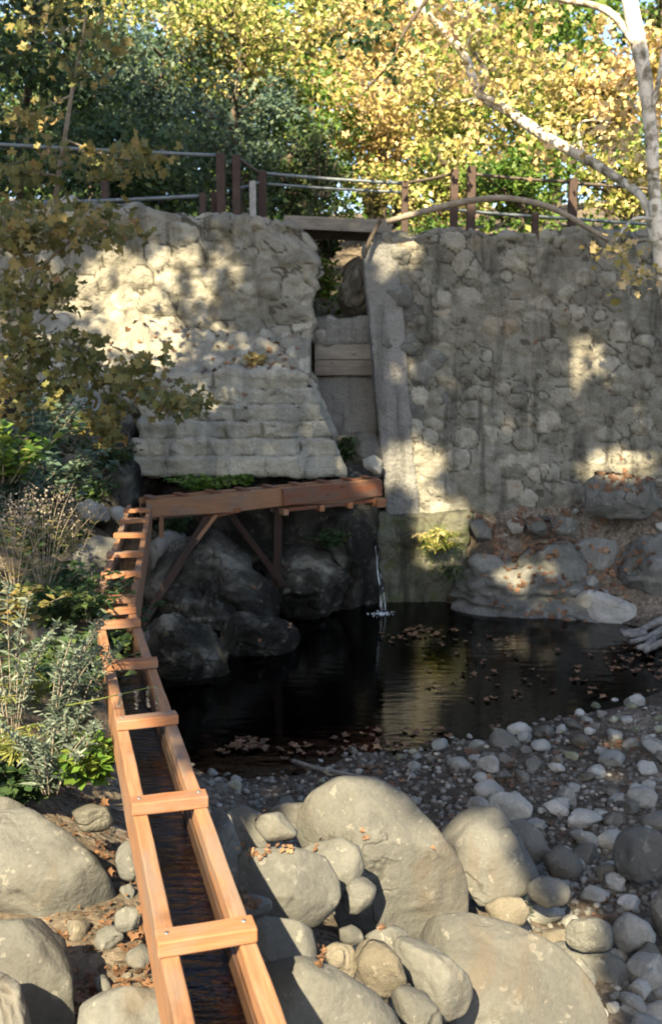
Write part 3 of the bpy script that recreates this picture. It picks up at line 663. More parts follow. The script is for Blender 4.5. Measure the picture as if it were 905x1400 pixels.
B_('boulder wedged against the largest boulder, upper left side', [(405,1165),(430,1152),(465,1146),(490,1158),(497,1188),(485,1212),(455,1230),(420,1200)], 4.4, .8)
B_('egg-sized grey cobble wedged below the largest boulder', [(468,1222),(480,1204),(500,1197),(514,1212),(510,1238),(490,1252),(470,1248)], 4.1, .9, 'boulder', name='cobble', cat='cobble')
B_('angular boulder just below the broad rounded one by the flume', [(345,1262),(365,1254),(400,1258),(425,1268),(434,1305),(420,1325),(370,1315),(345,1295)], 3.5, .8)
B_('small shaded stone wedged between flume and broad boulder', [(322,1228),(345,1222),(372,1228),(375,1248),(345,1256),(325,1250)], 3.7, .8, 'boulder')
B_('smooth foreground slab at the bottom edge right of the flume', [(350,1325),(380,1312),(415,1308),(455,1322),(505,1352),(545,1385),(580,1440),(480,1480),(360,1470)], 2.95, .7, 'boulder', rough=.7)
B_('round tan stone between the foreground slab and the angular boulder', [(440,1296),(460,1288),(482,1294),(491,1318),(480,1345),(458,1335)], 3.5, .8, 'ochre')
B_('wedge-shaped tan boulder below the largest boulder', [(476,1292),(500,1284),(525,1288),(546,1310),(556,1345),(530,1372),(500,1350)], 3.45, .8, 'ochre')
B_('small whitish stone in the cleft below the largest boulder', [(464,1270),(480,1264),(494,1272),(498,1288),(478,1296),(466,1288)], 3.75, .8, 'boulder')
B_('flat grey stone leaning on the base of the largest boulder', [(497,1280),(520,1268),(555,1264),(565,1285),(540,1305),(510,1300)], 3.8, .7)
B_('tapered oblong boulder lying diagonal beside the big brown slab', [(538,1290),(550,1277),(575,1280),(612,1308),(640,1335),(649,1360),(640,1388),(605,1398),(572,1360),(548,1325)], 3.65, .8, 'boulder')
B_('little cut-off stone at the bottom edge left of the oblong boulder', [(532,1362),(552,1345),(578,1352),(602,1385),(608,1430),(560,1430)], 3.3, .8)
B_('big brown-grey slab boulder at the bottom centre right', [(560,1278),(585,1258),(640,1250),(700,1264),(765,1298),(808,1342),(830,1392),(825,1450),(700,1460),(620,1420),(585,1330)], 4.05, .65, sq=.65, rough=.7)
B_('pointed pale boulder just right of the largest boulder', [(600,1140),(625,1113),(650,1103),(680,1106),(715,1145),(742,1185),(745,1212),(700,1232),(655,1238),(625,1195)], 5.7, .75, sq=.65, rough=.8)
B_('smooth stone tucked behind the pointed pale boulder', [(690,1125),(715,1118),(742,1140),(752,1168),(735,1185),(705,1170)], 6.1, .8)
B_('rounded stone at the gravel edge above the pointed boulder', [(668,1092),(685,1083),(710,1085),(728,1100),(724,1118),(695,1124),(672,1112)], 6.7, .8, 'grey')
B_('wedge-shaped pale stone by the small green tuft', [(742,1172),(765,1154),(785,1168),(800,1186),(785,1202),(748,1204)], 5.9, .8)
B_('oblong stone just below the small green tuft', [(718,1212),(738,1198),(765,1202),(780,1216),(775,1236),(742,1242),(722,1230)], 5.45, .8)
B_('yellowish stone above the big brown slab', [(658,1240),(685,1226),(712,1228),(724,1245),(715,1265),(680,1266)], 5.15, .8, 'ochre')
B_('blocky stone with a pale chipped face above the large round stones', [(772,1275),(780,1258),(815,1255),(835,1264),(841,1285),(832,1305),(795,1302),(775,1292)], 4.95, .8, 'ledge')
B_('large buried stone beneath the chipped blocky stone', [(738,1300),(765,1285),(820,1292),(858,1320),(862,1352),(842,1380),(800,1370),(760,1340)], 4.95, .8)
B_('smooth wedge stone right of the chipped blocky stone', [(834,1265),(858,1247),(885,1262),(898,1282),(888,1302),(850,1304),(838,1288)], 5.15, .8, 'grey')
B_('rounded boulder low at the right edge near the bottom corner', [(855,1318),(872,1300),(900,1305),(925,1330),(915,1368),(880,1378),(858,1352)], 4.85, .8, 'grey')
B_('dark boulder at the right edge above the rounded one', [(888,1235),(905,1212),(940,1215),(945,1290),(905,1290),(892,1262)], 5.3, .8, 'dark')
B_('large round boulder near the right edge on the gravel', [(834,1165),(845,1140),(872,1130),(898,1138),(916,1165),(906,1196),(875,1206),(845,1198)], 6.0, .9, 'boulder')
B_('round stone at the bottom edge near the right corner', [(843,1382),(855,1370),(875,1370),(888,1388),(880,1415),(850,1415)], 4.55, .8, 'grey')
B_('grey stone filling the bottom right corner', [(880,1375),(900,1368),(930,1372),(935,1430),(885,1430)], 4.5, .8, 'grey')
B_('dark olive stone among pale ones right of the tuft', [(812,1192),(828,1180),(850,1186),(857,1205),(840,1216),(818,1210)], 6.1, .8, 'dark')
# mid-size cobbles one can tell apart
def cob(label, poly, Y, mat='pale'): return rock(label, poly, Y, .85, mat, 4, .8, 'cobble', 'cobble')
cob('upright wedge cobble standing on the gravel bar', [(742,1038),(750,1012),(765,1005),(775,1015),(776,1040),(760,1046)], 8.9, 'grey')
cob('white sloping cobble below the upright wedge cobble', [(738,1046),(752,1036),(768,1050),(770,1060),(752,1062)], 8.4)
cob('round grey cobble right of the upright wedge cobble', [(770,1042),(778,1030),(793,1030),(799,1042),(790,1054),(776,1053)], 8.6, 'grey')
cob('broad pale cobble at the waterline right of centre', [(774,982),(780,970),(798,971),(806,985),(798,994),(782,993)], 9.9)
cob('small grey cobble at the waterline left of the broad pale one', [(745,992),(752,980),(763,982),(768,992),(758,998)], 9.7)
cob('tall rounded cobble on the gravel, upper right', [(826,1105),(836,1085),(852,1084),(860,1105),(856,1126),(836,1124)], 7.4, 'grey')
cob('domed cobble at the right, behind the large round boulder', [(853,1092),(862,1074),(885,1072),(898,1088),(893,1108),(866,1112)], 7.3, 'grey')
cob('long pale cobble lying flat below the rounded cobbles', [(742,1098),(758,1094),(778,1108),(774,1118),(752,1112)], 7.2)
cob('angular cobble standing behind the long pale one', [(760,1090),(772,1074),(785,1082),(788,1102),(776,1108)], 7.4, 'grey')
cob('large angular grey stone at the right edge of the bar', [(863,1002),(880,986),(898,992),(908,1012),(890,1022),(868,1016)], 9.2, 'grey')
cob('pale cobble at the far right waterline', [(878,962),(888,950),(905,954),(908,964),(890,966)], 10.3)
cob('flat pale cobble in the shallows above the gravel bar', [(630,1036),(640,1028),(658,1030),(664,1040),(650,1049),(634,1046)], 8.95)
cob('pale cobble half sunk in gravel right of the largest boulder peak', [(668,1068),(682,1053),(700,1052),(709,1068),(700,1082),(680,1080)], 8.1, 'grey')
cob('bluish oval cobble in the shallows behind the largest boulder', [(505,1040),(515,1032),(534,1033),(539,1042),(528,1048),(510,1048)], 8.85)
cob('tan cobble in the shallows right of the bluish oval one', [(545,1030),(555,1018),(570,1020),(575,1032),(562,1042),(548,1040)], 9.0, 'ochre')
cob('small round white cobble by the dark stones, centre right', [(780,1145),(788,1136),(798,1140),(798,1154),(786,1156)], 6.9)
cob('pale-ended cobble at the left shore beside the flume', [(298,1075),(308,1066),(324,1072),(329,1085),(318,1092),(302,1088)], 8.0, 'grey')
cob('small grey cobble alone at the left waterline', [(318,1030),(328,1024),(339,1028),(338,1038),(324,1040)], 8.95, 'grey')
cob('flat dark cobble at the left waterline by the flume', [(285,1040),(298,1033),(314,1042),(308,1052),(290,1052)], 8.6, 'dark')
cob('mossy brown cobble on the left shore by the largest boulder', [(328,1088),(342,1080),(356,1088),(352,1102),(334,1104)], 7.7, 'mossrock')
# right ledge below the wall
B_('big flat-topped boulder below the right wall, dry leaves on top', [(800,660),(815,650),(855,652),(895,658),(902,690),(880,708),(835,708),(802,700)], 14.3, .9, 'ledge', rough=.7, sq=.55)
B_('folded grey bedrock ledge at the right edge of the pool', [(820,790),(845,755),(880,735),(930,722),(960,760),(950,840),(880,838),(840,818)], 13.9, .8, 'ledge', rough=2.0)
B_('pale pointed rock reaching into the pool at right', [(768,842),(782,822),(803,806),(830,812),(862,826),(900,832),(905,850),(860,860),(800,858)], 13.6, .6, 'pale', rough=.7)
B_('mossy boulder at the waterline right of the footing', [(640,800),(655,792),(690,800),(714,822),(722,840),(690,845),(648,838)], 14.4, .8, 'mossrock')
B_('grey squared boulder on the ledge above the mossy boulder', [(638,768),(650,756),(682,762),(700,785),(692,806),(655,802)], 14.5, .8, 'ledge')
B_('rounded stone beside the fern at the foot of the wall', [(642,718),(655,704),(670,714),(672,738),(655,742)], 14.9, .8, 'ledge')
B_('small round stone on the ledge right of the sunlit fern', [(692,715),(704,706),(716,714),(714,728),(700,730)], 14.8, .8, 'pale')
B_('squared stone in dry leaves on the ledge', [(718,712),(735,706),(748,718),(745,732),(724,732)], 14.7, .8, 'ledge')
B_('low stone in leaves left of the flat-topped boulder', [(752,715),(768,705),(790,712),(790,728),(765,732)], 14.5, .8, 'ledge')
B_('tilted slab on the middle of the ledge above the pool', [(700,770),(730,745),(775,740),(810,770),(795,805),(740,815)], 14.3, .6, 'ledge', rough=1.6)
B_('long grey rock between the tilted slab and the bedrock ledge', [(770,752),(800,735),(840,740),(850,770),(825,795),(785,785)], 14.3, .6, 'ledge', rough=1.5)
B_('small brown stone at the waterline left of the pale pointed rock', [(722,826),(735,818),(752,822),(755,834),(735,838)], 14.3, .8, 'ochre')
B_('rounded dark stone between mossy boulder and pale pointed rock', [(748,815),(762,806),(778,815),(776,830),(755,834)], 14.2, .8, 'dark')
B_('mound of pale rubble at the foot of the buttress, under the notch', [(455,600),(475,590),(515,596),(530,625),(525,650),(480,650),(460,630)], 15.3, .7, 'dark', rough=2)
B_('squared stone block lying in the dark hole below the spillway', [(495,628),(512,622),(524,632),(520,648),(500,648)], 14.95, .8, 'grey')
B_('dark crag inside the notch above the spillway', [(463,400),(472,362),(490,350),(505,365),(508,440),(490,448),(466,430)], 16.0, .7, 'dark', rough=2.5)
B_('whitish stone on the spillway sill inside the notch', [(440,440),(450,431),(462,438),(462,452),(444,454)], 15.75, .8, 'pale')
B_('greyish stone on the sill below the leafy bush', [(427,455),(438,445),(446,455),(444,468),(430,470)], 15.6, .8, 'grey')
for i, (u, v, w, h) in enumerate([(545,408,46,36),(560,432,40,34),(530,470,28,40),(556,470,34,36),(535,520,40,36),(562,560,54,60),(540,590,40,40),(600,548,34,26),(575,515,50,36),(545,350,40,26),(610,578,26,16),(592,490,36,28)]):
    dv = 3 if i % 2 else -3
    rock(['jutting stone high on the broken edge of the right wall', 'second jutting stone below the highest one on the broken wall edge', 'narrow jutting stone beside the concrete jamb, right wall edge', 'knobbly jutting stone beside the narrow one, right wall edge',
          'jutting stone at mid height beside the jamb', 'big jutting block low on the broken wall edge', 'lowest jutting stone beside the jamb', 'flat jutting stone right of the big jutting block',
          'sun-spotted jutting stone at mid height of the right wall edge', 'topmost broken stone at the corner of the right wall', 'small flat stone sticking out right of the big jutting block', 'jutting stone right of the knobbly one'][i],
         [(u-w/2,v+dv),(u-w/4,v-h/2),(u+w/4,v-h/2+dv),(u+w/2,v),(u+w/4,v+h/2),(u-w/4,v+h/2-dv)], 15.31, .42, 'ledge', 4, .7, 'wall_stone', 'stone', 'stones jutting from the broken edge of the right wall', 1.8)

BV = bvh()
def drop(x, y, z=9.0):
    h = BV.ray_cast(Vector((float(x), float(y), z)), Vector((0, 0, -1)))
    return (h[0], h[1]) if h[0] is not None else (None, None)
def shoot(u, v):
    d = ray(u, v); h = BV.ray_cast(Vector(CAM.tolist()), Vector((d / np.linalg.norm(d)).tolist()))
    return (np.array(h[0]), np.array(h[1])) if h[0] is not None else (None, None)
# scattered cobbles
TONES = {'pale': 'pale', 'grey': 'grey', 'dark': 'dark', 'ochre': 'tan', 'mossrock': 'mossy', 'boulder': 'grey-brown'}
CM = {}
def cobmesh(mat, k):
    if (mat, k) not in CM:
        sv, sf = ico(3); rg = np.random.default_rng(k * 17 + 5)
        q = sv * [1, rg.uniform(.65, .9), rg.uniform(.5, .75)]
        for _ in range(9):
            n_ = rg.normal(size=3); n_ /= np.linalg.norm(n_); lim = np.quantile(q @ n_, rg.uniform(.74, .94)); q = q - .85 * np.maximum(0, q @ n_ - lim)[:, None] * n_
        q = q + sv * (0.09 * fbm(sv, 1.3, k * 9.1, 3))[:, None]
        CM[(mat, k)] = mesh_np('cobble', q, sf, M[mat])
    return CM[(mat, k)]
placed = []
def scatter(n, region, rad, mats, zone, grp, tries=4000, flat=1.0):
    c = 0
    for _ in range(tries):
        if c >= n: break
        x, y = region(); r = rad(x, y); zt = float(ground(np.array([x]), np.array([y]))[0]); p, nn_ = drop(x, y)
        if p is None or p[2] > zt + 0.05: continue
        if any((x - a) ** 2 + (y - b) ** 2 < (0.8 * (r + q)) ** 2 for a, b, q in placed): continue
        placed.append((x, y, r)); mt = random.choice(mats); shp = random.randrange(8)
        o = link('cobble', cobmesh(mt, shp), None, (x, y, zt + r * 0.22), (random.uniform(-.25, .25), random.uniform(-.25, .25), random.uniform(0, 6.3)))
        o.scale = (r, r * random.uniform(.8, 1.05), r * random.uniform(.8, 1.1) * flat)
        sz = 'fist-sized' if r < 0.085 else 'large rounded'
        tag(o, f'{sz} {TONES[mt]} cobble {zone}', 'cobble', f'{TONES[mt]} {sz} cobbles {grp}'); c += 1
R_ = random.uniform
def in_px(u0, u1, v0, v1, z=0.1):
    def f():
        p = pz(R_(u0, u1), R_(v0, v1), z); return p[0], p[1]
    return f
scatter(66, in_px(640, 960, 1010, 1250), lambda x, y: R_(.07, .17), ['pale', 'grey', 'grey', 'grey', 'dark', 'ochre'], 'lying on the gravel bar right of the largest boulder', 'on the gravel bar')
scatter(44, in_px(560, 960, 950, 1060, 0.03), lambda x, y: R_(.06, .13), ['pale', 'grey', 'grey', 'mossrock', 'dark'], 'at the waterline of the gravel bar', 'at the right waterline')
scatter(34, in_px(270, 620, 1020, 1110, 0.03), lambda x, y: R_(.03, .085), ['dark', 'grey', 'mossrock', 'grey'], 'on the dark shore behind the largest boulder', 'on the dark shore')
scatter(40, in_px(640, 960, 1180, 1420, 0.25), lambda x, y: R_(.07, .16), ['grey', 'grey', 'dark', 'pale', 'ochre'], 'between the boulders at the lower right', 'between the boulders at lower right')
scatter(22, in_px(640, 960, 1050, 1400, 0.2), lambda x, y: R_(.03, .06), ['grey', 'pale', 'dark'], 'filling a gap among bigger stones at right', 'filling gaps at right')
scatter(26, in_px(300, 640, 1120, 1400, 0.7), lambda x, y: R_(.03, .09), ['boulder', 'ochre', 'grey'], 'wedged between the foreground boulders', 'between the foreground boulders')
scatter(8, in_px(60, 200, 1120, 1380, 1.35), lambda x, y: R_(.03, .08), ['boulder', 'ochre'], 'in dry leaves left of the near flume', 'left of the near flume')
scatter(30, lambda: (R_(1.9, 5.5), R_(13.6, 15.1)), lambda x, y: R_(.05, .17), ['grey', 'grey', 'dark'], 'on the ledge below the right wall', 'on the ledge below the right wall')
scatter(40, in_px(960, 1300, 1000, 1400, .2), lambda x, y: R_(.07, .17), ['grey', 'pale', 'dark'], 'on the bank beyond the right edge of the gravel bar', 'beyond the right edge of the gravel bar')
# fine gravel: one mass
mb_v, mb_f, cc, nn = [], [], [], 0
sv, sf = ico(1)
for _ in range(5200):
    if random.random() < .7: p = pz(R_(260, 980), R_(965, 1260), 0.08)
    else: p = pz(R_(560, 1300), R_(1000, 1420), 0.25)
    r = R_(.008, .032); z = float(0)
    mb_v.append((p[0], p[1], r))
Pp = np.array(mb_v); Zp = ground(Pp[:, 0], Pp[:, 1]); Vl, Fl, Cl = [], [], []
for i, (x, y, r) in enumerate(Pp):
    q = sv * (r * R_(.8, 1.3), r * R_(.7, 1.1), r * R_(.5, .8)); a = R_(0, 6.3)
    q = np.stack([q[:, 0] * math.cos(a) - q[:, 1] * math.sin(a), q[:, 0] * math.sin(a) + q[:, 1] * math.cos(a), q[:, 2]], 1) + (x, y, Zp[i] + r * .2)
    Vl.append(q); Fl.append(sf + i * len(sv)); Cl.append(np.full(len(sv), random.random()))
def m_gravel():
    m, t, b, L = newmat('gravel_stones')
    c = ramp(t, node(t, 'ShaderNodeAttribute', attribute_name='cell').outputs['Fac'], [(0, (0.05, 0.05, 0.045)), (.45, (0.085, 0.087, 0.08)), (.88, (0.14, 0.142, 0.13)), (1, (0.27, 0.27, 0.25))], L)
    L.new(c, b.inputs['Base Color']); b.inputs['Roughness'].default_value = .85; return m
tag(link('gravel', mesh_np('gravel', np.concatenate(Vl), np.concatenate(Fl), m_gravel(), True, {'cell': np.concatenate(Cl)})), kind='stuff')

# ------------------------------------------------------------------ wooden flume, three sections
def board(name, a, b, w, h, mat, parent, up=(0, 0, 1), bev=0.005, drop_=0.0, wave=0.0):
    a = np.array(a, float); b = np.array(b, float); x = b - a; Ln = np.linalg.norm(x); x /= Ln
    y = np.cross(np.array(up, float), x); y /= np.linalg.norm(y); z = np.cross(x, y)
    n = max(2, int(Ln / 0.12)); V = []; Fs = []
    for i in range(n + 1):
        t = i / n * Ln
        k = wave * (0.5 + 0.5 * math.sin(t * 2.6 + 1) * math.cos(t * 1.1)) if wave else 0
        for (yy, zz) in ((-w / 2, -h / 2 + k), (w / 2, -h / 2 + k), (w / 2, h / 2), (-w / 2, h / 2)): V.append((t - Ln / 2, yy + random.uniform(-.0015, .0015), zz + random.uniform(-.0015, .0015)))
    for i in range(n):
        for j in range(4): Fs.append((i * 4 + j, i * 4 + (j + 1) % 4, (i + 1) * 4 + (j + 1) % 4, (i + 1) * 4 + j))
    Fs += [(3, 2, 1, 0), (n * 4, n * 4 + 1, n * 4 + 2, n * 4 + 3)]
    Vn = np.array(V); c = (a + b) / 2
    me = mesh_np(name, Vn, Fs, M[mat], False)
    o = link(name, me, parent)
    solid(c + Vn[:, :1] * x + Vn[:, 1:2] * y + Vn[:, 2:3] * z, np.array([f for f in Fs if len(f) == 4]))
    R = Matrix((x.tolist(), y.tolist(), z.tolist())).transposed().to_4x4()
    o.matrix_local = Matrix.Translation(Vector((c - np.array(parent.location)).tolist())) @ R
    md = o.modifiers.new('b', 'BEVEL'); md.width = bev; md.segments = 2; md.limit_method = 'ANGLE'
    return o
def flume(label, A, B, W, H, crosses, rail_w=0.05, mats=('fir', 'fir_front'), cross=(0.075, 0.045), over=0.005, wave=0.0, water=True, nails=0, lid=0.0):
    A = np.array(A, float); B = np.array(B, float); d = B - A; Ln = np.linalg.norm(d); d /= Ln
    s = np.array([d[1], -d[0], 0]); s /= np.linalg.norm(s)            # to the right when walking from A to B
    t = thing('flume', label, 'flume', tuple(A - [0, 0, H]))
    for sg in (-1, 1):
        off = s * sg * (W / 2 - rail_w / 2) - np.array([0, 0, H / 2])
        board('side_board', A + off, B + off, rail_w, H, mats[0], t, wave=wave)
    off = -np.array([0, 0, H - 0.03])
    board('floor_board', A + off + d * .003, B + off - d * .003, W - 2 * rail_w - .006, 0.04, 'wetwood', t)
    ir = W / 2 - rail_w - 0.001
    for sg in (-1, 1):                                                # dark wet lining below the waterline inside each side
        off2 = s * sg * (ir - 0.006) - np.array([0, 0, H * 0.56])
        board('lining', A + off2 + d * .004, B + off2 - d * .004, 0.010, H * 0.62, 'wetwood', t, bev=0.001)
    for i, q in enumerate(crosses):
        c = A + d * q * Ln + np.array([0, 0, cross[1] / 2 + 0.002 + lid]); sk = random.uniform(-.012, .012)
        jit = random.uniform(-.008, .008)
        o = board('crosspiece', c - s * (W / 2 + over + jit) + d * sk, c + s * (W / 2 + over - jit) - d * sk, cross[0], cross[1], mats[1], t)
        if i < nails:
            for sg in (-1, 1):
                m_ = MB().tube([(sg * (W / 2 - rail_w / 2), 0.008, cross[1] / 2 - .002), (sg * (W / 2 - rail_w / 2), 0.008, cross[1] / 2 + .003)], .007, 10)
                m_.build('nail', M['rail'], o, True)
    if water:
        iw = W / 2 - rail_w - 0.013; z = -H * 0.50
        V = [A + s * iw * a + (0, 0, z) + d * .002 if k == 0 else B + s * iw * a + (0, 0, z) - d * .002 for k, a in ((0, -1), (0, 1), (1, 1), (1, -1))]
        m = link('water_surface', mesh_np('water_surface', np.array(V) - np.array(t.location), [(0, 1, 2, 3)], M['flumewater'], False), t)
    return t
ZN = 1.79
P1 = pz(158, 838, ZN); P0 = pz(282, 1280, ZN); P0 = P0 + (P0 - P1) / np.linalg.norm(P0 - P1) * 1.1
L1 = np.linalg.norm(P0 - P1)
def frac(u, v, A, B, z):
    p = pz(u, v, z); return float(np.dot(p - A, B - A) / np.dot(B - A, B - A))
cr = [frac(u, v, P0, P1, ZN + .03) for u, v in ((280, 1278), (228, 1095), (193, 984), (174, 907), (161, 852))] + [0.992]
cr = [0.02] + cr
flume('near section of the plank flume with dark water, running to the bottom edge', P0, P1, 0.265, 0.24, cr[::1], nails=4)
ZM = 1.86
Q0 = pz(156, 826, ZM); Q1 = pz(191, 690, ZM)
cr = [0.008] + [frac(u, v, Q0, Q1, ZM + .03) for u, v in ((164, 785), (173, 757), (181, 731), (187, 711), (191, 697))]
flume('middle section of the plank flume, narrow straight run from joint to corner', Q0, Q1, 0.285, 0.28, cr, cross=(0.085, 0.045))
A2 = px(196, 682, 12.35); B2 = px(512, 653, 13.82)
fl3 = flume('far section of the plank flume, on timber braces under the stone buttress', A2, B2, 0.34, 0.27, [0.03, 0.15, 0.28, 0.40, .52, .64, .76, .88, .97], mats=('fir', 'redwood'), wave=0.05, cross=(0.10, 0.022))
# red lumber facing and joists on the right half, timber supports
d2 = (B2 - A2) / np.linalg.norm(B2 - A2); s2 = np.array([d2[1], -d2[0], 0]); s2 /= np.linalg.norm(s2)
fz = lambda f, dz, ds: A2 + (B2 - A2) * f + s2 * ds + np.array([0, 0, dz])
board('splice_board', fz(.55, -.12, .20), fz(1.0, -.12, .20), .035, .22, 'redwood', fl3)
for f in (.56, .72, .85):
    board('joist', fz(f, -.315, -.22), fz(f, -.315, .235), .07, .08, 'fir_front', fl3)
board('joist', fz(.985, -.315, -.22), fz(.985, -.315, .30), .13, .12, 'fir_front', fl3)
board('ledger', fz(.57, -.295, .14), fz(1.03, -.295, .14), .09, .05, 'redwood', fl3)
def strut(name, p, q, w, h, mat): return board(name, p, q, w, h, mat, fl3, up=(0.1, 1, 0))
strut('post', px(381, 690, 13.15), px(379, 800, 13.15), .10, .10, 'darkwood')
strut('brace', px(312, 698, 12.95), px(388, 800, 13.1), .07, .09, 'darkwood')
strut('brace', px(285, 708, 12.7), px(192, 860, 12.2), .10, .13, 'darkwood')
strut('brace', px(296, 704, 12.65), px(252, 762, 12.5), .05, .05, 'fir')  # thin pale strip standing in for the brace's sunlit edge
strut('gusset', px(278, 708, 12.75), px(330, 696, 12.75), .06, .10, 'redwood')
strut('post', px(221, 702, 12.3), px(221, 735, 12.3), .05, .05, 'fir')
# trickle of water from the flume end into the pool
def m_fall():
    m, t, b, L = newmat('falling_water'); b.inputs['Base Color'].default_value = (0.5, 0.56, 0.62, 1); b.inputs['Roughness'].default_value = .15
    tp = t.nodes.new('ShaderNodeBsdfTransparent'); mx = t.nodes.new('ShaderNodeMixShader')
    co = t.nodes.new('ShaderNodeNewGeometry').outputs['Position']
    L.new(sst_node(t, L, noise(t, L, mapped(t, L, co, (40, 40, 5)), 1.0, 4, .6), .46, .66), mx.inputs[0])
    L.new(tp.outputs[0], mx.inputs[1]); L.new(b.outputs[0], mx.inputs[2]); L.new(mx.outputs[0], t.nodes['Material Output'].inputs[0]); return m
fall = m_fall()
wt = thing('waterfall', 'thin white trickle of water falling into the pool beside the footing', 'waterfall', tuple(px(521, 835, 14.0)))
wl = np.array(wt.location)
for (us, Rr) in (([(513, 745), (516, 780), (520, 808), (521, 834)], [.004, .007, .010, .022]), ([(514, 750), (520, 785), (525, 815), (527, 834)], [.002, .003, .005, .01])):
    P_ = spline([px(u, v, 14.0) for u, v in us], 24) - wl
    V_, F_ = tube(P_, np.interp(np.linspace(0, 1, 24), np.linspace(0, 1, 4), Rr), 8, .5); link('stream', mesh_np('stream', V_, F_, fall), wt)
m_ = MB()
for _ in range(110):
    a = R_(0, 6.3); r = abs(random.gauss(0, .09)); sv_, sf_ = ico(1); q = sv_ * R_(.005, .014) * [1, 1, .5] + (r * math.cos(a), r * math.sin(a), .006); m_.add(q, sf_)
def m_foam():
    m, t, b, L = newmat('foam'); b.inputs['Base Color'].default_value = (.45, .52, .58, 1); b.inputs['Roughness'].default_value = .3; return m
o = m_.build('foam', m_foam(), wt, True); o.location = (0, 0, -wl[2])

# ------------------------------------------------------------------ leaves and plants
def sycleaf():
    pts = [(0, 0)]
    for a, r in [(-62, .38), (-20, .78), (8, .58), (38, .98), (62, .66), (90, 1.1), (118, .66), (142, .98), (172, .58), (200, .78), (242, .38)]:
        pts.append((r * math.cos(math.radians(a)) * .5, r * math.sin(math.radians(a)) * .5))
    V = np.array([(x, y, 0.22 * (x * x) * 4 - 0.20 * y * y * 2) for x, y in pts]); F_ = [(0, i, i + 1) for i in range(1, 11)]
    return V, np.array(F_)
def lance(w=.16, fold=.05):
    V = np.array([(0, -.5, 0), (w, -.1, fold), (w * .7, .25, fold * .5), (0, .5, -.06), (-w * .7, .25, fold * .5), (-w, -.1, fold), (0, .0, 0)])
    return V, np.array([(0, 1, 6), (1, 2, 6), (2, 3, 6), (3, 4, 6), (4, 5, 6), (5, 0, 6)])
def oval(w=.32):
    V = np.array([(0, -.5, 0), (w, 0, .08), (0, .5, -.04), (-w, 0, .08)]); return V, np.array([(0, 1, 2), (0, 2, 3)])
def orient(n, updir=None, spread=1.0, rng=RNG):
    # random frames; updir: preferred leaf normal
    z = rng.normal(size=(n, 3)) * spread + (np.array(updir) if updir is not None else 0); z /= np.linalg.norm(z, axis=1)[:, None]
    y = rng.normal(size=(n, 3)); y -= z * (y * z).sum(1)[:, None]; y /= np.linalg.norm(y, axis=1)[:, None]
    return np.stack([np.cross(y, z), y, z], 2)
def along(D, rng=RNG, roll=0.5):           # frames whose y axis runs along D (leaf length)
    D = D / np.linalg.norm(D, axis=1)[:, None]
    z = np.array([0, 0, 1.0]) + rng.normal(size=D.shape) * roll; z -= D * (z * D).sum(1)[:, None]; z /= np.linalg.norm(z, axis=1)[:, None]
    return np.stack([np.cross(D, z), D, z], 2)
def leaves(P, Rm, size, tmpl):
    T, Ft = tmpl; n = len(P); size = np.broadcast_to(size, n)
    V = P[:, None, :] + np.einsum('nij,kj->nki', Rm, T) * size[:, None, None]
    return V.reshape(-1, 3), (Ft[None] + (np.arange(n) * len(T))[:, None, None]).reshape(-1, 3)
SYC, LAN, OVA, NAR = sycleaf(), lance(), oval(), lance(.07, .02)

def foliage_obj(name, P, Rm, size, tmpl, mat, parent=None, origin=(0, 0, 0)):
    V, Fs = leaves(P, Rm, size, tmpl); return link(name, mesh_np(name, V - np.array(origin), Fs, M[mat], False), parent)

# dry leaves on the ground and floating: masses
def litter(name, n, sampler, size=(.05, .11), float_=False, tmpl=SYC, mat='leaf_dry', low=False):
    Pl, Rl, Sl = [], [], []
    for _ in range(n):
        x, y = sampler()
        if float_:
            if float(ground(np.array([x]), np.array([y]))[0]) > -0.01: continue
            p = Vector((x, y, .006)); nr = Vector((0, 0, 1)); sp_ = .06
        else:
            p, nr = drop(x, y, 5.0 if y < 15 else 9)
            if p is None or nr.z < 0.35: continue
            if low and p.z > float(ground(np.array([x]), np.array([y]))[0]) + .07: continue
            sp_ = .28
        z = np.array(nr) + RNG.normal(size=3) * sp_; z /= np.linalg.norm(z); yv = RNG.normal(size=3); yv -= z * (yv @ z); yv /= np.linalg.norm(yv)
        Pl.append(np.array(p) + np.array(nr) * R_(.004, .02)); Rl.append(np.stack([np.cross(yv, z), yv, z], 1)); Sl.append(R_(*size))
    return tag(foliage_obj(name, np.array(Pl), np.array(Rl), np.array(Sl), tmpl, mat), kind='stuff')
def blob(*L):                                   # pixel ellipses on the ground
    def f():
        u, v, ru, rv, z = random.choice(L); a = R_(0, 6.3); r = math.sqrt(random.random())
        uu_, vv_ = u + ru * r * math.cos(a), v + rv * r * math.sin(a)
        p = shoot(uu_, vv_)[0] if z == 's' else None
        if p is None: p = pz(uu_, vv_, 1.0 if z == 's' else z)
        return p[0], p[1]
    return f
litter('fallen_leaves', 900, blob(*[(850, 652, 42, 6, 1.9)] * 4, (770, 710, 90, 16, 1.4), (720, 735, 60, 20, 1.1), (800, 770, 70, 15, .9), (690, 740, 50, 25, 's'), (790, 765, 90, 30, 's'), (790, 765, 90, 30, 's'), (745, 690, 40, 14, 1.5), (880, 715, 40, 12, 1.3)), (.07, .14))
litter('fallen_leaves', 150, blob((360, 1163, 45, 12, 's'), (335, 1240, 20, 15, 's'), (515, 1262, 24, 12, 's'), (437, 1300, 8, 25, 's'), (590, 1232, 6, 6, 's')), (.02, .045))
litter('fallen_leaves', 260, blob((175, 1190, 40, 90, 1.3), (185, 1300, 25, 60, 1.25), (40, 1235, 60, 30, 1.4), (160, 1115, 40, 25, 1.3), (130, 1330, 50, 40, 1.3)), (.025, .07))
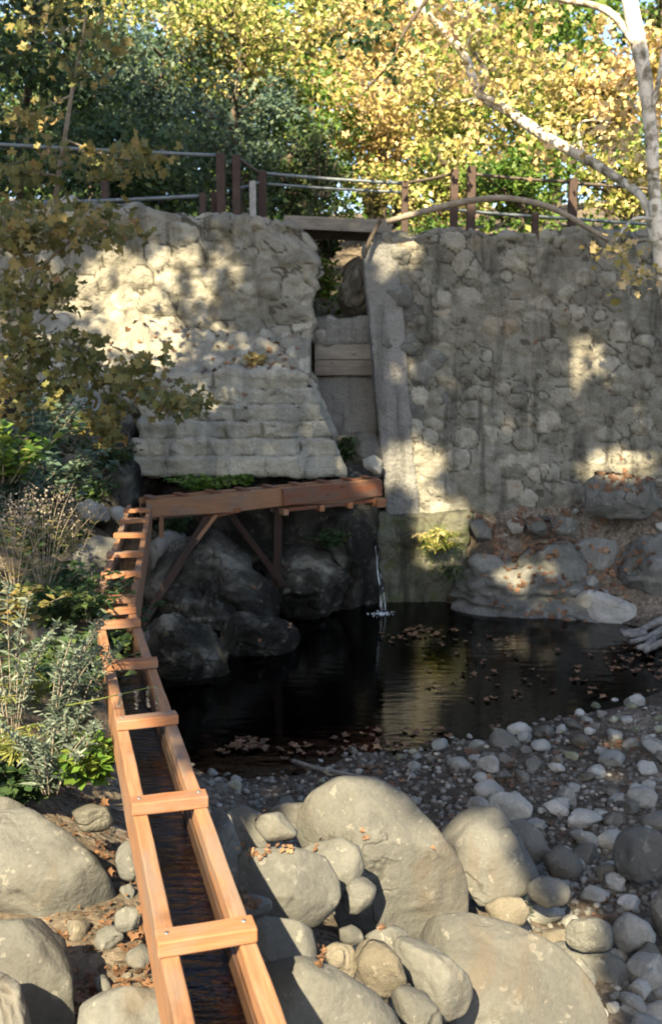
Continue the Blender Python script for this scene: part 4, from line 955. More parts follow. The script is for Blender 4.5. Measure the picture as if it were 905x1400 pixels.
litter('fallen_leaves', 160, blob((760, 1080, 160, 90, .1), (820, 1000, 90, 40, .05), (860, 1220, 60, 60, .15), (700, 1040, 80, 40, .05), (500, 1060, 130, 25, .03)), (.05, .12), low=True)
litter('fallen_leaves', 80, blob((330, 890, 90, 40, .5), (430, 790, 50, 40, .8), (400, 830, 60, 30, .5)), (.08, .14))
litter('floating_leaves', 300, blob((540, 1012, 90, 18, 0), (400, 1028, 110, 12, 0), (340, 1018, 30, 8, 0), (850, 930, 90, 40, 0), (880, 895, 60, 30, 0), (600, 870, 110, 16, 0), (680, 920, 120, 40, 0), (575, 865, 30, 8, 0), (730, 1000, 80, 12, 0)), (.06, .13), True)
litter('fallen_leaves', 110, lambda: (R_(-3.2, -.5), R_(14.1, 15.2)), (.08, .15))

litter('leaf_litter', 1500, blob((90, 1080, 110, 60, 1.3), (150, 1250, 90, 130, 1.3), (60, 980, 90, 90, 1.3), (400, 1250, 120, 110, .9), (120, 900, 60, 80, 1.2)), (.012, .04), False, OVA, low=True)
litter('leaf_litter', 700, blob((800, 1150, 150, 150, .1), (650, 1080, 150, 60, .05)), (.012, .035), False, OVA, low=True)
n = 9000; xy = np.stack([RNG.uniform(-7.5, -2.3, n), RNG.uniform(2.5, 13.5, n)], 1); kp_ = (fbm(np.c_[xy, xy[:, :1] * 0], 1.1, 3, 3) > -.15) & (xy[:, 0] < -2.2 - .13 * (xy[:, 1] - 3)); xy = xy[kp_]; n = len(xy)
P_ = np.c_[xy, ground(xy[:, 0], xy[:, 1]) + RNG.random(n) ** 2 * .28]
tag(foliage_obj('ground_cover', P_, orient(n, (0, -.2, .9), .7), RNG.uniform(.05, .14, n), OVA, 'leaf_dark'), kind='stuff')
litter('leaf_litter', 900, lambda: (R_(-7, -1.5), R_(2, 9)), (.03, .08))
litter('leaf_litter', 400, lambda: (R_(3, 6.5), R_(4, 13)), (.03, .09))
def stem_plant(name, label, cat, base, stems, leafn, leafs, tmpl, mat, group=None, stemr=.004, droop=.3, spread=.5, hgt=(.4, .7), tip=None, lean=(0, 0, 0), leafang=.5):
    base = np.array(base, float); t = thing(name, label, cat, base, group)
    sm = MB(); PL, DL, SL, TP = [], [], [], []
    for i in range(stems):
        a = R_(0, 6.3); h = R_(*hgt); o = np.array([math.cos(a), math.sin(a), 0]) * R_(0, spread)
        p = spline([o * .15, o * .5 + [0, 0, h * .55] + np.array(lean) * .4, o * 1.0 + [0, 0, h * (1 - droop * .3)] + np.array(lean)], 14)
        sm.tube(p, np.linspace(stemr, stemr * .4, 14), 5)
        for k in range(leafn):
            f = R_(.18, 1); q = p[min(13, int(f * 13.99))]; b = R_(0, 6.3)
            d = np.array([math.cos(b), math.sin(b), R_(-droop, leafang)]); L_ = R_(*leafs) * (1.15 - .6 * f); d /= np.linalg.norm(d)
            PL.append(q + d * L_ * .5); DL.append(d); SL.append(L_)
        if tip:
            for k in range(tip[0]):
                f = R_(.72, 1); q = p[min(13, int(f * 13.99))] + RNG.normal(size=3) * tip[1]; TP.append(q)
    sm.build('stem', M['twig'], t, True)
    foliage_obj('foliage', np.array(PL), along(np.array(DL)), np.array(SL), tmpl, mat, t)
    if tip:
        P_ = np.array(TP); foliage_obj('blossoms', P_, orient(len(P_)), RNG.uniform(.008, .02, len(P_)) * tip[3], OVA, tip[2], t)
    return t
def gpt(u, v, z):
    p = pz(u, v, z); p[2] = float(ground(np.array([p[0]]), np.array([p[1]]))[0]) - .02; return p
# silver-green spires beside the flume
mg = 'grey-green leafy plants beside the flume'
def at(u, v, Y): return px(u, v, Y)
for (u, v, Y, n, h, lab, ln) in [(20, 1000, 4.9, 8, (.40, .62), 'tall silver-green spired plant at the left edge', (.06, .02, .0)), (75, 1010, 4.8, 9, (.30, .5), 'silver-green plant with narrow leaves leaning toward the flume', (.16, 0, 0)),
                            (98, 1010, 5.1, 7, (.22, .4), 'bushy grey-green plant touching the flume side board', (.10, 0, 0)), (70, 1085, 4.5, 8, (.2, .33), 'low grey-green plant above the large pale boulder', (.02, 0, 0)), (105, 1075, 4.6, 6, (.16, .26), 'small pale rosette plant hanging over the leaf litter', (.05, 0, 0))]:
    stem_plant('mugwort_plant', lab, 'plant', at(u, v, Y), n, 70, (.04, .10), lance(.10, .03), 'leaf_mug', None, .004, .2, .24, (h[0] * 1.2, h[1] * 1.35), (46, .012, 'leaf_mug', 1.4), ln, 1.1)
# one long drooping spray across the flume
t = thing('arching_spray', 'thin seed-bearing stem arching over the near flume', 'stem', tuple(at(90, 965, 4.7)))
P_ = spline([at(90, 965, 4.7), at(130, 957, 4.55), at(170, 948, 4.45), at(213, 938, 4.4)], 20) - np.array(t.location)
m_ = MB().tube(P_, np.linspace(.004, .002, 20), 5)
tl = []
for k in (12, 15, 17, 19):
    dn = np.linspace(0, 1, 12)[:, None] * np.array([R_(-.01, .01), 0, -R_(.05, .11)]); m_.tube(P_[k] + dn, .0015, 4); tl.append(P_[k] + dn)
m_.build('stem', M['leaf_fern'], t, True); tl = np.repeat(np.concatenate(tl), 3, 0) + RNG.normal(size=(144, 3)) * .004
foliage_obj('sprays', tl, orient(len(tl)), .016, OVA, 'flower', t)
# ferny yellow-green clump, broad-leaved shade plants and dry flower stalks
for (u, v, Y, h, lab) in [(15, 1040, 4.6, (.22, .34), 'yellow-green ferny clump at the left edge'), (45, 960, 5.1, (.2, .32), 'yellowish fern frond clump above the ferny clump')]:
    stem_plant('fern_clump', lab, 'fern', at(u, v, Y), 9, 60, (.05, .09), NAR, 'leaf_fern', None, .004, .7, .34, h, None, (.03, 0, -.05), .1)
for (u, v, Y, h, lab) in [(20, 720, 7.2, (.3, .62), 'leafy dark nettle-like bush at the left edge'), (70, 700, 7.8, (.3, .6), 'dark leafy bush behind the dry flower stalks'), (5, 660, 7.0, (.3, .5), 'leafy bush under the sapling at the far left'), (50, 640, 9.0, (.3, .7), 'blue-green leafy bush below the big angular boulder')]:
    stem_plant('nettle_bush', lab, 'bush', at(u, v, Y), 20, 40, (.06, .15), oval(.3), 'leaf_blue' if Y != 7.0 else 'leaf_green', None, .005, .3, .6, h, None)
for (u, v, Y, h, lab) in [(60, 800, 6.6, (.45, .75), 'cluster of dry grey flower stalks left of the flume'), (20, 800, 6.2, (.35, .6), 'dry brown flower stalks at the left edge'), (100, 770, 7.4, (.3, .55), 'thin dry stalks nearest the middle flume')]:
    stem_plant('dry_flower_stalk', lab, 'plant', at(u, v, Y), 18, 16, (.03, .08), LAN, 'leaf_sapling', None, .003, .3, .42, h, (26, .03, 'flower', 1.3))
for (u, v, Y, h, lab) in [(20, 860, 5.9, (.2, .4), 'brown-leaved shrub above the silver-green plants'), (120, 850, 6.4, (.15, .3), 'little leafy weed beside the flume joint'), (150, 900, 6.2, (.12, .22), 'tiny reddish weed under the flume side')]:
    stem_plant('weed', lab, 'weed', at(u, v, Y), 14, 22, (.05, .12), OVA, 'leaf_sapling' if u == 20 else 'leaf_dark', None, .003, .4, .35, h)
# plants on walls and ledges
stem_plant('fern', 'bright sunlit fern hanging on the foot of the right wall', 'fern', px(598, 748, 14.80), 44, 44, (.09, .19), NAR, 'leaf_yellow', None, .005, .9, .42, (.2, .6), None, (0, -.14, -.15), .2)  # yellow leaf colours carry part of the fern's sun glow
stem_plant('fern', 'dark shaded fern below the sunlit fern at the wall foot', 'fern', px(618, 778, 14.6), 14, 34, (.08, .16), NAR, 'leaf_dark', None, .005, 1.3, .36, (.1, .3), None, (0, -.12, -.2), .1)
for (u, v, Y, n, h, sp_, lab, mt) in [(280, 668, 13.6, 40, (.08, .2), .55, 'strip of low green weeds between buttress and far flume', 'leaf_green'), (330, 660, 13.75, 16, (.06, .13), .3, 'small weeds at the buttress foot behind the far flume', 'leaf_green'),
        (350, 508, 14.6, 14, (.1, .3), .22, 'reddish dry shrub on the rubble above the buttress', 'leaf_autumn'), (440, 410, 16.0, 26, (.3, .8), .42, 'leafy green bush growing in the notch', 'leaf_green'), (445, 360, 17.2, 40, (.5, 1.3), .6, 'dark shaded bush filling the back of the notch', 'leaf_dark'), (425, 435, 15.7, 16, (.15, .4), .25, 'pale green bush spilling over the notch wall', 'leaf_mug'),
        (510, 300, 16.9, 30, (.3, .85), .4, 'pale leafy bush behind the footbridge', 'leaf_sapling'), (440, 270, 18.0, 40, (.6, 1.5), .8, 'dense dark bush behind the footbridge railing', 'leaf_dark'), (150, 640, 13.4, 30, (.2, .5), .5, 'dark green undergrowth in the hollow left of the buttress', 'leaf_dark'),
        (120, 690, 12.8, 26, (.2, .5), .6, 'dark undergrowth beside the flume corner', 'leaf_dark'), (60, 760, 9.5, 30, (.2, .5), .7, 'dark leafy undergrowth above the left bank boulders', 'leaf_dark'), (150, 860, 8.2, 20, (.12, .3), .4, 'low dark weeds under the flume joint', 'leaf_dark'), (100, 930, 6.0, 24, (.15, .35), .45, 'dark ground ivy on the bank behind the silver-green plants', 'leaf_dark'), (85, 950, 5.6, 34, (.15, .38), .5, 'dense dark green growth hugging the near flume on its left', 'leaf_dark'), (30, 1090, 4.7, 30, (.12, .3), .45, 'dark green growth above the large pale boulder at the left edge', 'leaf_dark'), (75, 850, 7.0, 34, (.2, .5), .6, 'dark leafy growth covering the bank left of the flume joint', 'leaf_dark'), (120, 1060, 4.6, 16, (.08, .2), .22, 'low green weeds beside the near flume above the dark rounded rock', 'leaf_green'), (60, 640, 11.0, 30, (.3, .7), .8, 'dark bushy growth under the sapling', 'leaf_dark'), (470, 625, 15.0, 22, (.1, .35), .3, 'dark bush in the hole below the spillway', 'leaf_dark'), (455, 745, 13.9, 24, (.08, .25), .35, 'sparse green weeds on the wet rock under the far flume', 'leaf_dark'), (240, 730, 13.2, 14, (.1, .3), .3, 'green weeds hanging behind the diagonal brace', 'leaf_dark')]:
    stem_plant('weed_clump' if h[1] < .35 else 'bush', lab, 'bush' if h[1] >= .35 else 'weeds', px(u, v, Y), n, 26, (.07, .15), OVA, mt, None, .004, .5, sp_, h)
stem_plant('grass_tuft', 'small green tuft among stones right of the pointed pale boulder', 'plant', gpt(715, 1222, .3), 12, 12, (.03, .06), NAR, 'leaf_mug', None, .002, .2, .09, (.08, .17))
stem_plant('grass_tuft', 'second small green tuft behind the first, by the wedge stone', 'plant', gpt(735, 1192, .3), 9, 12, (.03, .06), NAR, 'leaf_green', None, .002, .2, .08, (.08, .15))
# driftwood
def stick(name, label, pts, R, mat='driftwood', cat='stick', k=7):
    P_ = spline(pts, 20); b0 = P_[0].copy(); m_ = MB().tube(P_ - b0, np.interp(np.linspace(0, 1, 20), np.linspace(0, 1, len(R)), R), k, .25)
    o = m_.build(name, M[mat], None, True); o.location = b0.tolist(); return tag(o, label, cat)
stick('driftwood_stick', 'bare stick lying across the shore behind the largest boulder', [pz(400, 1040, .06), pz(440, 1052, .07), pz(505, 1064, .08)], [.018, .022, .014])
stick('driftwood_stick', 'short forked twig on the gravel right of the largest boulder', [pz(556, 1068, .05), pz(562, 1058, .10), pz(566, 1040, .12)], [.010, .012, .006])
stick('driftwood_stick', 'thin pale stick near the flume on the left shore', [pz(335, 1076, .06), pz(352, 1080, .06), pz(372, 1081, .06)], [.012, .012, .008])
rt = thing('driftwood_root', 'gnarled bleached root lying at the right edge of the pool', 'driftwood', tuple(pz(890, 885, .02)))
m_ = MB()
for pts in ([(850, 865), (875, 862), (900, 850), (930, 845)], [(862, 878), (885, 872), (905, 862), (935, 862)], [(870, 886), (885, 882), (895, 868), (915, 862)], [(848, 862), (858, 868), (880, 868)], [(880, 890), (900, 880), (925, 876)]):
    m_.tube(spline([pz(u, v, .10 + R_(0, .12)) for u, v in pts], 14) - np.array(rt.location), np.linspace(.03, .06, 14), 7, .4)
m_.build('root', M['driftwood'], rt, True)
# arched dead branch over the right wall
stick('dead_branch', 'long grey branch arching over the crest of the right wall', [px(528, 303, 15.1), px(575, 290, 15.05), px(640, 275, 15.0), px(690, 271, 15.0), px(745, 281, 14.95), px(790, 303, 14.9), px(832, 330, 14.85)], [.045, .05, .05, .048, .045, .042, .035], 'twig', 'branch')
stick('dead_branch', 'dark twig hanging over the notch from the right wall corner', [px(520, 300, 15.2), px(505, 330, 15.15), px(498, 352, 15.1)], [.03, .035, .02], 'bark', 'branch')

# ------------------------------------------------------------------ trees
def tree(name, label, u, v, ru, rv, Y, dep, mat, ls, ncl, per, bark='bark', tmpl=OVA, cr=None, base_u=None, group=None, tr=.11, cat='tree', holes=()):
    c = px(u, v, Y); rx = ru / F * Y; rz = rv / F * Y
    bx = c[0] if base_u is None else px(base_u, v, Y)[0]
    bz = float(ground(np.array([bx]), np.array([Y]))[0])
    t = thing(name, label, cat, (bx, Y, bz), group); org = np.array([bx, Y, bz])
    pts = RNG.normal(size=(ncl, 3)); pts /= np.linalg.norm(pts, axis=1)[:, None]; pts *= (RNG.random(ncl) ** 0.45)[:, None]
    CC = c + pts * [rx, dep, rz]
    tm = MB(); topz = c[2] + rz * .5
    tp = spline([org, org + [(c[0] - bx) * .3 + R_(-.2, .2), R_(-.2, .2), (c[2] - bz) * .5], [c[0] + R_(-.2, .2), Y, c[2]], [c[0] + R_(-.3, .3), Y, topz]], 18)
    tm.tube(tp - org, np.linspace(tr, tr * .25, 18), 8, .12)
    for q in CC[::max(1, ncl // 14)]:
        i = int(np.clip(np.argmin(np.abs(tp[:, 2] - (q[2] - .35 * np.hypot(*(q - c)[:2])))), 3, 16)); a = tp[i]
        tm.tube(spline([a, (a + q) / 2 + [0, 0, R_(-.1, .25)], q], 8) - org, np.linspace(tr * .42, .012, 8), 6)
    tm.build('trunk', M[bark], t, True)
    r_ = (cr or (.33 * (rx + rz) / 2)) * RNG.uniform(.6, 1.3, ncl)
    P = (CC[:, None, :] + RNG.normal(size=(ncl, per, 3)) * (r_[:, None] * .55)[..., None] * [1, 1, .7]).reshape(-1, 3)
    n = len(P); foliage_obj('crown', P, orient(n, (0, -.35, .75), .75), RNG.uniform(ls * .65, ls * 1.25, n), tmpl, mat, t, org)
    return t
GB = 'trees rising behind the dam'
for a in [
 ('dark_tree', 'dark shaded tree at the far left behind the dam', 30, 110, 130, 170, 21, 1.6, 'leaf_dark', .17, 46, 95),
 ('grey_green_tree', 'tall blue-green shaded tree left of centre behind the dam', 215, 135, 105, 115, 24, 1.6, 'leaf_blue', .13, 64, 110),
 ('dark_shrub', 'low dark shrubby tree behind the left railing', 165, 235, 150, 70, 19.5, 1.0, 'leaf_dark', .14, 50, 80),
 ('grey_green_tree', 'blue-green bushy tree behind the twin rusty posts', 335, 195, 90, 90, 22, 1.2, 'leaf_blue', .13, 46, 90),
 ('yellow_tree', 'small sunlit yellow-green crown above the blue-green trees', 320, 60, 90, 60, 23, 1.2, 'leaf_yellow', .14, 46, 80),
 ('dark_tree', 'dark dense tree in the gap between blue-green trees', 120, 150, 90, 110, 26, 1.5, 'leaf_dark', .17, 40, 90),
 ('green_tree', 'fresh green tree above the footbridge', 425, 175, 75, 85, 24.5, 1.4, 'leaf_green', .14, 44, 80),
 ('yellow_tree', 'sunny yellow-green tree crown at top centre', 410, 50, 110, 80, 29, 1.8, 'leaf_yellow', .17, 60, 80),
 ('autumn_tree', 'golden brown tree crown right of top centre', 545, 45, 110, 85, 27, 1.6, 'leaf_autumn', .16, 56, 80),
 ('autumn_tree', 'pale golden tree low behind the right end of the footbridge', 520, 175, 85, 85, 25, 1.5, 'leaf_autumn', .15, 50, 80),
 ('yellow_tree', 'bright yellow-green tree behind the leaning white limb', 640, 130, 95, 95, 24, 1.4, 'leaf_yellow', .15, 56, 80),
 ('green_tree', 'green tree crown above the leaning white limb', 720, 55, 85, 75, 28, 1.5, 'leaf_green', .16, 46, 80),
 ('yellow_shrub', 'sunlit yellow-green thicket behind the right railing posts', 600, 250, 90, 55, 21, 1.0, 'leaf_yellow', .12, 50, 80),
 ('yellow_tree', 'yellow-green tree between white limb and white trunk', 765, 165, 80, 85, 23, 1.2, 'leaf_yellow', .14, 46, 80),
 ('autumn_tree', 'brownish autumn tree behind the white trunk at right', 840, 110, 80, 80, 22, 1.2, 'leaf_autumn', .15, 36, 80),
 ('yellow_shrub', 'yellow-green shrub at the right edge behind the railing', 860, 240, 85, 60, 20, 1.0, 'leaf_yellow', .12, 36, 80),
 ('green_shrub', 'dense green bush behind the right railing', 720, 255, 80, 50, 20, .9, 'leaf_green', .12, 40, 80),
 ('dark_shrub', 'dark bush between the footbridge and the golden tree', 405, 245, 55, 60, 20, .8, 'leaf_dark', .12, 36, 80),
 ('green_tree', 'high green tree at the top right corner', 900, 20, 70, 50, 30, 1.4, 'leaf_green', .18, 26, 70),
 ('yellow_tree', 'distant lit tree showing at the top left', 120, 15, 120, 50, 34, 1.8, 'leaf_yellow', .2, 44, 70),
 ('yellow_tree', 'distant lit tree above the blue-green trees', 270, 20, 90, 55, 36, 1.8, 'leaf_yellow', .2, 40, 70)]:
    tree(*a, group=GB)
# far woods: one mass of leaves on the hillside
n = 34000
u = RNG.uniform(-250, 1150, n); v = RNG.uniform(-60, 330, n); Yw = RNG.uniform(38, 52, n)
P = np.stack([px(a, b, c) for a, b, c in zip(u, v, Yw)])
h = fbm(P, .22, 3, 3); kp = (h > -.35) & ~((np.hypot(u - 70, v - 35) < 22) | (np.hypot(u - 855, v - 45) < 34) | (np.hypot((u - 895) / 1, v - 20) < 30))
P = P[kp]; n = len(P)
tag(foliage_obj('woods', P, orient(n, (0, -.4, .7), .7), RNG.uniform(.3, .6, n), OVA, 'leaf_green'), kind='stuff')

n = 9000; u = RNG.uniform(-200, 430, n); v = RNG.uniform(50, 320, n)
P = np.stack([px(a, b, c) for a, b, c in zip(u, v, RNG.uniform(29, 35, n))])
tag(foliage_obj('woods', P, orient(n, (0, -.4, .7), .7), RNG.uniform(.25, .45, n), OVA, 'leaf_dark'), kind='stuff')
n = 5000; P = np.stack([RNG.uniform(-9, 12, n), RNG.uniform(16.9, 19.5, n), np.zeros(n)], 1); P[:, 2] = ground(P[:, 0], P[:, 1]) + RNG.random(n) ** 2 * .5
tag(foliage_obj('undergrowth', P, orient(n, (0, -.3, .8), .7), RNG.uniform(.08, .18, n), OVA, 'leaf_green'), kind='stuff')
# white sycamore at the right with its leaning limb
sy = thing('sycamore_tree', 'white-barked sycamore at the right edge, one limb leaning far left', 'tree', tuple(px(985, 640, 14.0)))
so_ = np.array(sy.location); tm = MB()
tm.tube(spline([so_ - [0, 0, .6], px(935, 500, 14.0), px(907, 390, 14.0), px(896, 290, 14.0), px(889, 180, 14.1), px(878, 90, 14.2), px(862, 10, 14.3), px(850, -60, 14.4)], 40) - so_, np.interp(np.linspace(0, 1, 40), [0, .5, .75, 1], [.10, .08, .105, .105]), 12, .08)
tm.build('trunk', M['whitebark'], sy, True)
m_ = MB().tube(spline([px(893, 330, 14.0), px(880, 275, 14.2), px(853, 250, 14.6), px(800, 217, 15.2), px(745, 187, 15.8), px(695, 152, 16.4), px(655, 128, 16.8), px(636, 78, 17.2), px(605, 40, 17.5), px(578, 14, 17.8), px(560, -20, 18)], 50) - so_, np.interp(np.linspace(0, 1, 50), [0, .2, .45, .7, 1], [.045, .06, .085, .065, .05]), 10, .1)
m_.build('limb', M['whitebark'], sy, True)
for pts, r0, r1 in ([[(868, 60, 14.2), (830, 15, 14.6), (770, 0, 15), (720, -10, 15.4)], .06, .03], [[(655, 128, 16.8), (665, 100, 16.8), (640, 60, 16.9), (655, 40, 16.9)], .045, .02], [[(695, 152, 16.4), (660, 135, 16.3), (630, 138, 16.2)], .03, .012],
                    [[(800, 217, 15.2), (790, 180, 15.4), (800, 165, 15.5), (835, 168, 15.6)], .025, .012], [[(889, 160, 14.1), (900, 110, 14), (908, 60, 14)], .04, .03], [[(893, 300, 14), (865, 300, 13.8), (840, 330, 13.6)], .03, .01]):
    MB().tube(spline([px(*q) for q in pts], 16) - so_, np.linspace(r0, r1, 16), 8, .1).build('branch', M['whitebark'], sy, True)
def clusters(L, per, ls, mat, parent, org, name='crown', up=(0, -.5, .7), tmpl=SYC):
    P = []
    for (u, v, ru, rv, Y, k) in L:
        n = int(per * k); a = RNG.normal(size=(n, 3)) * [.5, 1, .5]
        for q in a: P.append(px(u + ru * q[0], v + rv * q[2], Y + .35 * q[1]))
    P = np.array(P); n = len(P)
    return foliage_obj(name, P, orient(n, up, .95), RNG.uniform(ls * .6, ls * 1.2, n), tmpl, mat, parent, org)
clusters([(600, 30, 80, 40, 16.5, 1), (680, 60, 60, 40, 16.5, 1), (700, 110, 60, 35, 16, .8), (500, 60, 60, 50, 16.5, 1), (620, 110, 50, 40, 16.5, .8), (760, 90, 50, 60, 15.5, .8), (560, 110, 60, 40, 16.5, .8), (830, 140, 60, 40, 15, .7), (850, 340, 50, 30, 13.8, .5), (870, 380, 40, 30, 13.6, .4), (820, 190, 60, 30, 15, .6),
          (650, 190, 60, 30, 16, .5), (480, 130, 60, 40, 16.8, .5), (745, 215, 50, 25, 15.8, .4), (890, 220, 40, 60, 14.5, .5), (700, 20, 80, 30, 16, 1)], 115, .15, 'leaf_autumn', sy, so_)
# dark hanging branch at top centre
hb = thing('hanging_branch', 'dark drooping leafy branch hanging in at the top centre', 'branch', tuple(px(590, -10, 15.5))); ho = np.array(hb.location)
MB().tube(spline([px(590, -10, 15.5), px(555, 40, 15.4), px(530, 90, 15.3), px(488, 135, 15.2)], 18) - ho, np.linspace(.035, .008, 18), 7).build('stem', M['bark'], hb, True)
clusters([(520, 30, 45, 30, 15.4, 1), (495, 55, 40, 25, 15.3, .8), (540, 90, 25, 30, 15.3, .4)], 70, .15, 'leaf_dark', hb, ho, 'foliage', tmpl=OVA)

# sycamore saplings at the left, in front of the wall
def sapling(label, stems, cl, per, base):
    t = thing('sycamore_sapling', label, 'sapling', tuple(base)); b0 = np.array(base)
    for s_ in stems:
        r0 = s_[1]; MB().tube(spline([px(*q) for q in s_[0]], 24) - b0, np.linspace(r0, r0 * .35, 24), 7, .1).build('stem', M['twig'], t, True)
    clusters(cl, int(per * 2.2), .15, 'leaf_sapling', t, b0)
    return t
b0 = px(35, 640, 10.5)
sapling('olive-leaved sycamore sapling in front of the left wall, lower branches spreading right',
        [([(35, 640, 10.5), (40, 520, 10.5), (42, 440, 10.5), (48, 380, 10.4), (95, 330, 10.4), (130, 300, 10.3)], .03), ([(42, 470, 10.5), (90, 470, 10.4), (160, 510, 10.2), (260, 545, 10.1)], .018), ([(38, 540, 10.5), (80, 550, 10.3), (140, 575, 10.2)], .014), ([(46, 400, 10.4), (20, 350, 10.4), (-20, 320, 10.4)], .018),
         ([(42, 450, 10.5), (80, 420, 10.3), (110, 400, 10.2)], .014)],
        [(70, 320, 75, 30, 10.4, 1.3), (150, 315, 50, 25, 10.3, .9), (20, 330, 40, 30, 10.4, .8), (30, 400, 45, 50, 10.3, 1.2), (80, 400, 35, 30, 10.2, .5), (40, 470, 50, 30, 10.4, 1), (110, 480, 45, 25, 10.3, .9), (160, 520, 50, 25, 10.2, .9), (225, 545, 45, 22, 10.1, .8), (265, 552, 25, 14, 10.0, .35), (130, 570, 45, 22, 10.2, .8), (60, 560, 50, 35, 10.3, 1),
         (20, 520, 40, 40, 10.3, 1), (150, 598, 22, 14, 10.0, .3), (90, 520, 40, 30, 10.2, .6), (200, 500, 30, 18, 10.2, .35), (15, 590, 35, 25, 10.2, .7)], 62, b0)
b1 = px(70, 330, 11.4)
sapling('thin upright sycamore sapling standing before the left railing',
        [([(70, 330, 11.4), (78, 260, 11.4), (92, 170, 11.4), (100, 120, 11.4), (112, 60, 11.4), (118, 20, 11.4)], .035), ([(88, 190, 11.4), (140, 210, 11.2), (190, 220, 11.0)], .014), ([(82, 240, 11.4), (40, 235, 11.3), (0, 230, 11.2)], .014), ([(98, 130, 11.4), (55, 150, 11.3), (20, 160, 11.2)], .012)],
        [(180, 215, 50, 22, 11, 1), (150, 235, 50, 18, 11.1, .7), (30, 235, 50, 22, 11.2, .9), (35, 160, 45, 25, 11.2, .8), (110, 90, 45, 40, 11.4, .6), (90, 210, 40, 18, 11.3, .4), (60, 40, 50, 40, 11.4, .6), (150, 60, 40, 40, 11.4, .5), (110, 285, 60, 14, 11.2, .5), (30, 285, 40, 14, 11.2, .4)], 48, b1)

# ------------------------------------------------------------------ unseen sycamore added behind the viewpoint, crown shaped to cast the dappled shade
SPOTS = [  # gaps left in the added crown for the sun patches: u, v, ru, rv, how open
 (195, 438, 42, 36, 1), (250, 365, 48, 20, .9), (165, 372, 44, 22, .95), (125, 402, 40, 26, .9), (300, 372, 24, 16, .85), (190, 480, 60, 18, .9), (270, 468, 50, 18, .8), (350, 490, 40, 12, .55), (200, 400, 90, 60, .75), (270, 540, 24, 14, .8), (60, 320, 30, 20, .5), (80, 400, 25, 30, .5), (30, 370, 25, 30, .45), (300, 330, 40, 12, .4), (320, 590, 30, 8, .35),
 (547, 347, 26, 11, 1), (518, 368, 12, 14, .7), (577, 512, 32, 20, .6), (560, 633, 32, 24, 1.0), (562, 658, 20, 9, .9), (597, 708, 18, 28, 1), (600, 748, 24, 26, 1), (300, 560, 110, 24, .3), (420, 600, 50, 30, .3), (250, 610, 60, 20, .25), (655, 724, 14, 20, .55), (805, 488, 21, 24, .95), (692, 565, 22, 16, .6), (712, 560, 10, 10, .6), (885, 545, 34, 16, .5), (905, 570, 30, 24, .8), (850, 636, 44, 11, 1),
 (718, 790, 28, 16, .95), (745, 758, 22, 22, .5), (502, 674, 9, 9, 1), (735, 820, 25, 8, .5), (840, 590, 30, 12, .4), (60, 400, 90, 110, .55)]
def lit(u, v, y, z):
    o = np.zeros(len(u)); k = 0
    for (a, b, ra, rb, s_) in SPOTS:
        q = np.hypot((u - a) / (ra + 18), (v - b) / (rb + 15)); o = np.maximum(o, s_ * sst(1.12, .85, q))
    # foreground and flume in sun
    fl = np.interp(v, [660, 700, 830, 1000, 1100, 1400, 1700], [190, 190, 160, 190, 240, 300, 340])
    fg = sst(900, 1020, v) * sst(775, 715, u)
    fg = np.maximum(fg, .98 * sst(80, 40, np.where(u > fl, (u - fl) * 2.2, fl - u)) * sst(660, 700, v))
    fg = np.maximum(fg, .85 * sst(650, 740, v) * sst(190, 140, u))
    pool = (v > 700) & (v < 1040) & (u > 235)
    fg = np.where((pool & (u > fl + 70)) | ((y > 5.75) & (z < .5) & (u > fl + 60)), 0, fg)
    fg = np.maximum(fg, .35 * sst(1050, 1150, v) * sst(960, 700, u))
    fg = np.maximum(fg, 1.0 * sst(1210, 1260, v) * sst(860, 800, u - (v - 1300) * .2))
    o = np.where(y < 14.2, np.maximum(o * (y > 13), fg), o)
    # woods beyond the dam: right side in sun, left in shade
    bk = sst(-40, 110, u - 270 - np.clip(160 - v, -100, 160) * -0.55 * 0 - (v - 150) * .55)
    bk = np.maximum(bk, .85 * sst(90, 40, v) * sst(60, 160, u))
    o = np.where(y > 16.6, bk, o)
    return o
e1 = np.cross(S, [0, 0, 1.0]); e1 /= np.linalg.norm(e1); e2 = np.cross(e1, S)
N_ = 150000
ab = np.stack([RNG.uniform(-13, 13, N_), RNG.uniform(-6, 13, N_)], 1)
t0 = RNG.uniform(15, 22, N_)
cen = np.array([0.5, 12.0, 2.0])
base = cen + ab[:, :1] * e1 + ab[:, 1:] * e2
P = base + S * t0[:, None]
hit = np.full(N_, np.nan); Hx = np.zeros((N_, 3)); done = np.zeros(N_, bool)
from bisect import bisect
def gz(x, y):
    i = np.clip(np.searchsorted(gx, x) - 1, 0, len(gx) - 2); j = np.clip(np.searchsorted(gy, y) - 1, 0, len(gy) - 2); return ZZ[j, i]
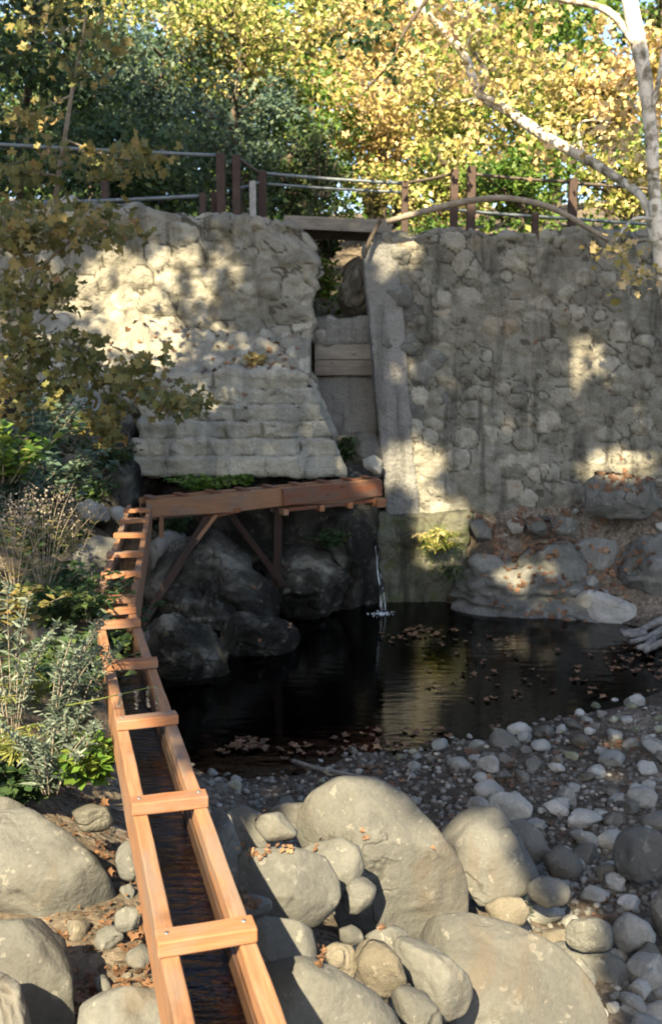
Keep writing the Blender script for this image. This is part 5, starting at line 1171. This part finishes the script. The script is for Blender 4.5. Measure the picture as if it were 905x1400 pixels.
for st in np.arange(8, 64, .25):
    Q = P - S * st; y = Q[:, 1]
    hgt = gz(Q[:, 0], y)
    hgt = np.where((y > 15.25) & (y < 16.4) & ~((Q[:, 0] > -.3) & (Q[:, 0] < .7)), 5.7, hgt)
    hgt = np.where((y > 13.95) & (y < 15.3) & (Q[:, 0] > -2.8) & (Q[:, 0] < .1), np.maximum(hgt, 3.3), hgt)
    hgt = np.where(y > 20.5, 14, hgt)
    fx = np.interp(y, [1, P1[1], Q1[1]], [0, P1[0], Q1[0]])
    hgt = np.where((y > 2) & (y < 12.4) & (np.abs(Q[:, 0] - np.where(y < P1[1], P0[0] + (P1[0] - P0[0]) * (y - P0[1]) / (P1[1] - P0[1]), fx)) < .15), np.maximum(hgt, 1.8), hgt)
    m = ~done & (Q[:, 2] < hgt); Hx[m] = Q[m]; done |= m
BV2 = bvh(); nS = Vector((-S).tolist())
for i in range(N_):
    h = BV2.ray_cast(Vector(P[i].tolist()), nS)[0]
    if h is not None: Hx[i] = h; done[i] = True
uu, vv = project(Hx)
ok = done & (Hx[:, 1] > 1.0)
pl = np.where(ok, lit(uu, vv, Hx[:, 1], Hx[:, 2]), 1)
outside = (uu < -600) | (uu > 1400) | (vv > 1650) | (vv < -120)
keep = ok & ~outside & (RNG.random(N_) > pl) & (RNG.random(N_) < .9)
CP_ = P[keep]
ex = np.concatenate([px(u, v, Y) + S * RNG.uniform(15, 20, (40, 1)) + RNG.normal(size=(40, 3)) * .3 for u, v, Y in ((889, 175, 14.1), (891, 215, 14), (893, 255, 14), (893, 295, 14), (896, 335, 14), (898, 375, 14), (902, 420, 14), (906, 470, 14), (868, 262, 14.4), (640, 90, 17), (670, 138, 16.6))])  # extra leaves added to shade the white trunk and limb
CP_ = np.concatenate([CP_, ex])
print('canopy leaves', len(CP_))
roots = [(-10.5, -5.5, 'unseen sycamore added behind the viewpoint, crown shaped to cast dappled shade')]
own = np.argmin(np.stack([np.hypot(CP_[:, 0] - r[0] - 4, CP_[:, 1] - r[1] - 1) for r in roots]), 0)
for i, (x, y, lab) in enumerate(roots):
    z0 = float(ground(np.array([x]), np.array([y]))[0]); org = np.array([x, y, z0]); t = thing('added_shade_tree', lab, 'tree', org)
    Pk = CP_[own == i]
    if not len(Pk): continue
    tm = MB(); tp = spline([org, org + [.3, .2, 6], org + [.5, .6, 12], org + [1.5, 1, 18]], 20); tm.tube(tp - org, np.linspace(.4, .15, 20), 10, .08)
    tm.build('trunk', M['whitebark'], t, True)
    n = len(Pk); foliage_obj('crown', Pk, orient(n, S * .8, .7), RNG.uniform(.26, .42, n), SYC, 'leaf_autumn', t, org)
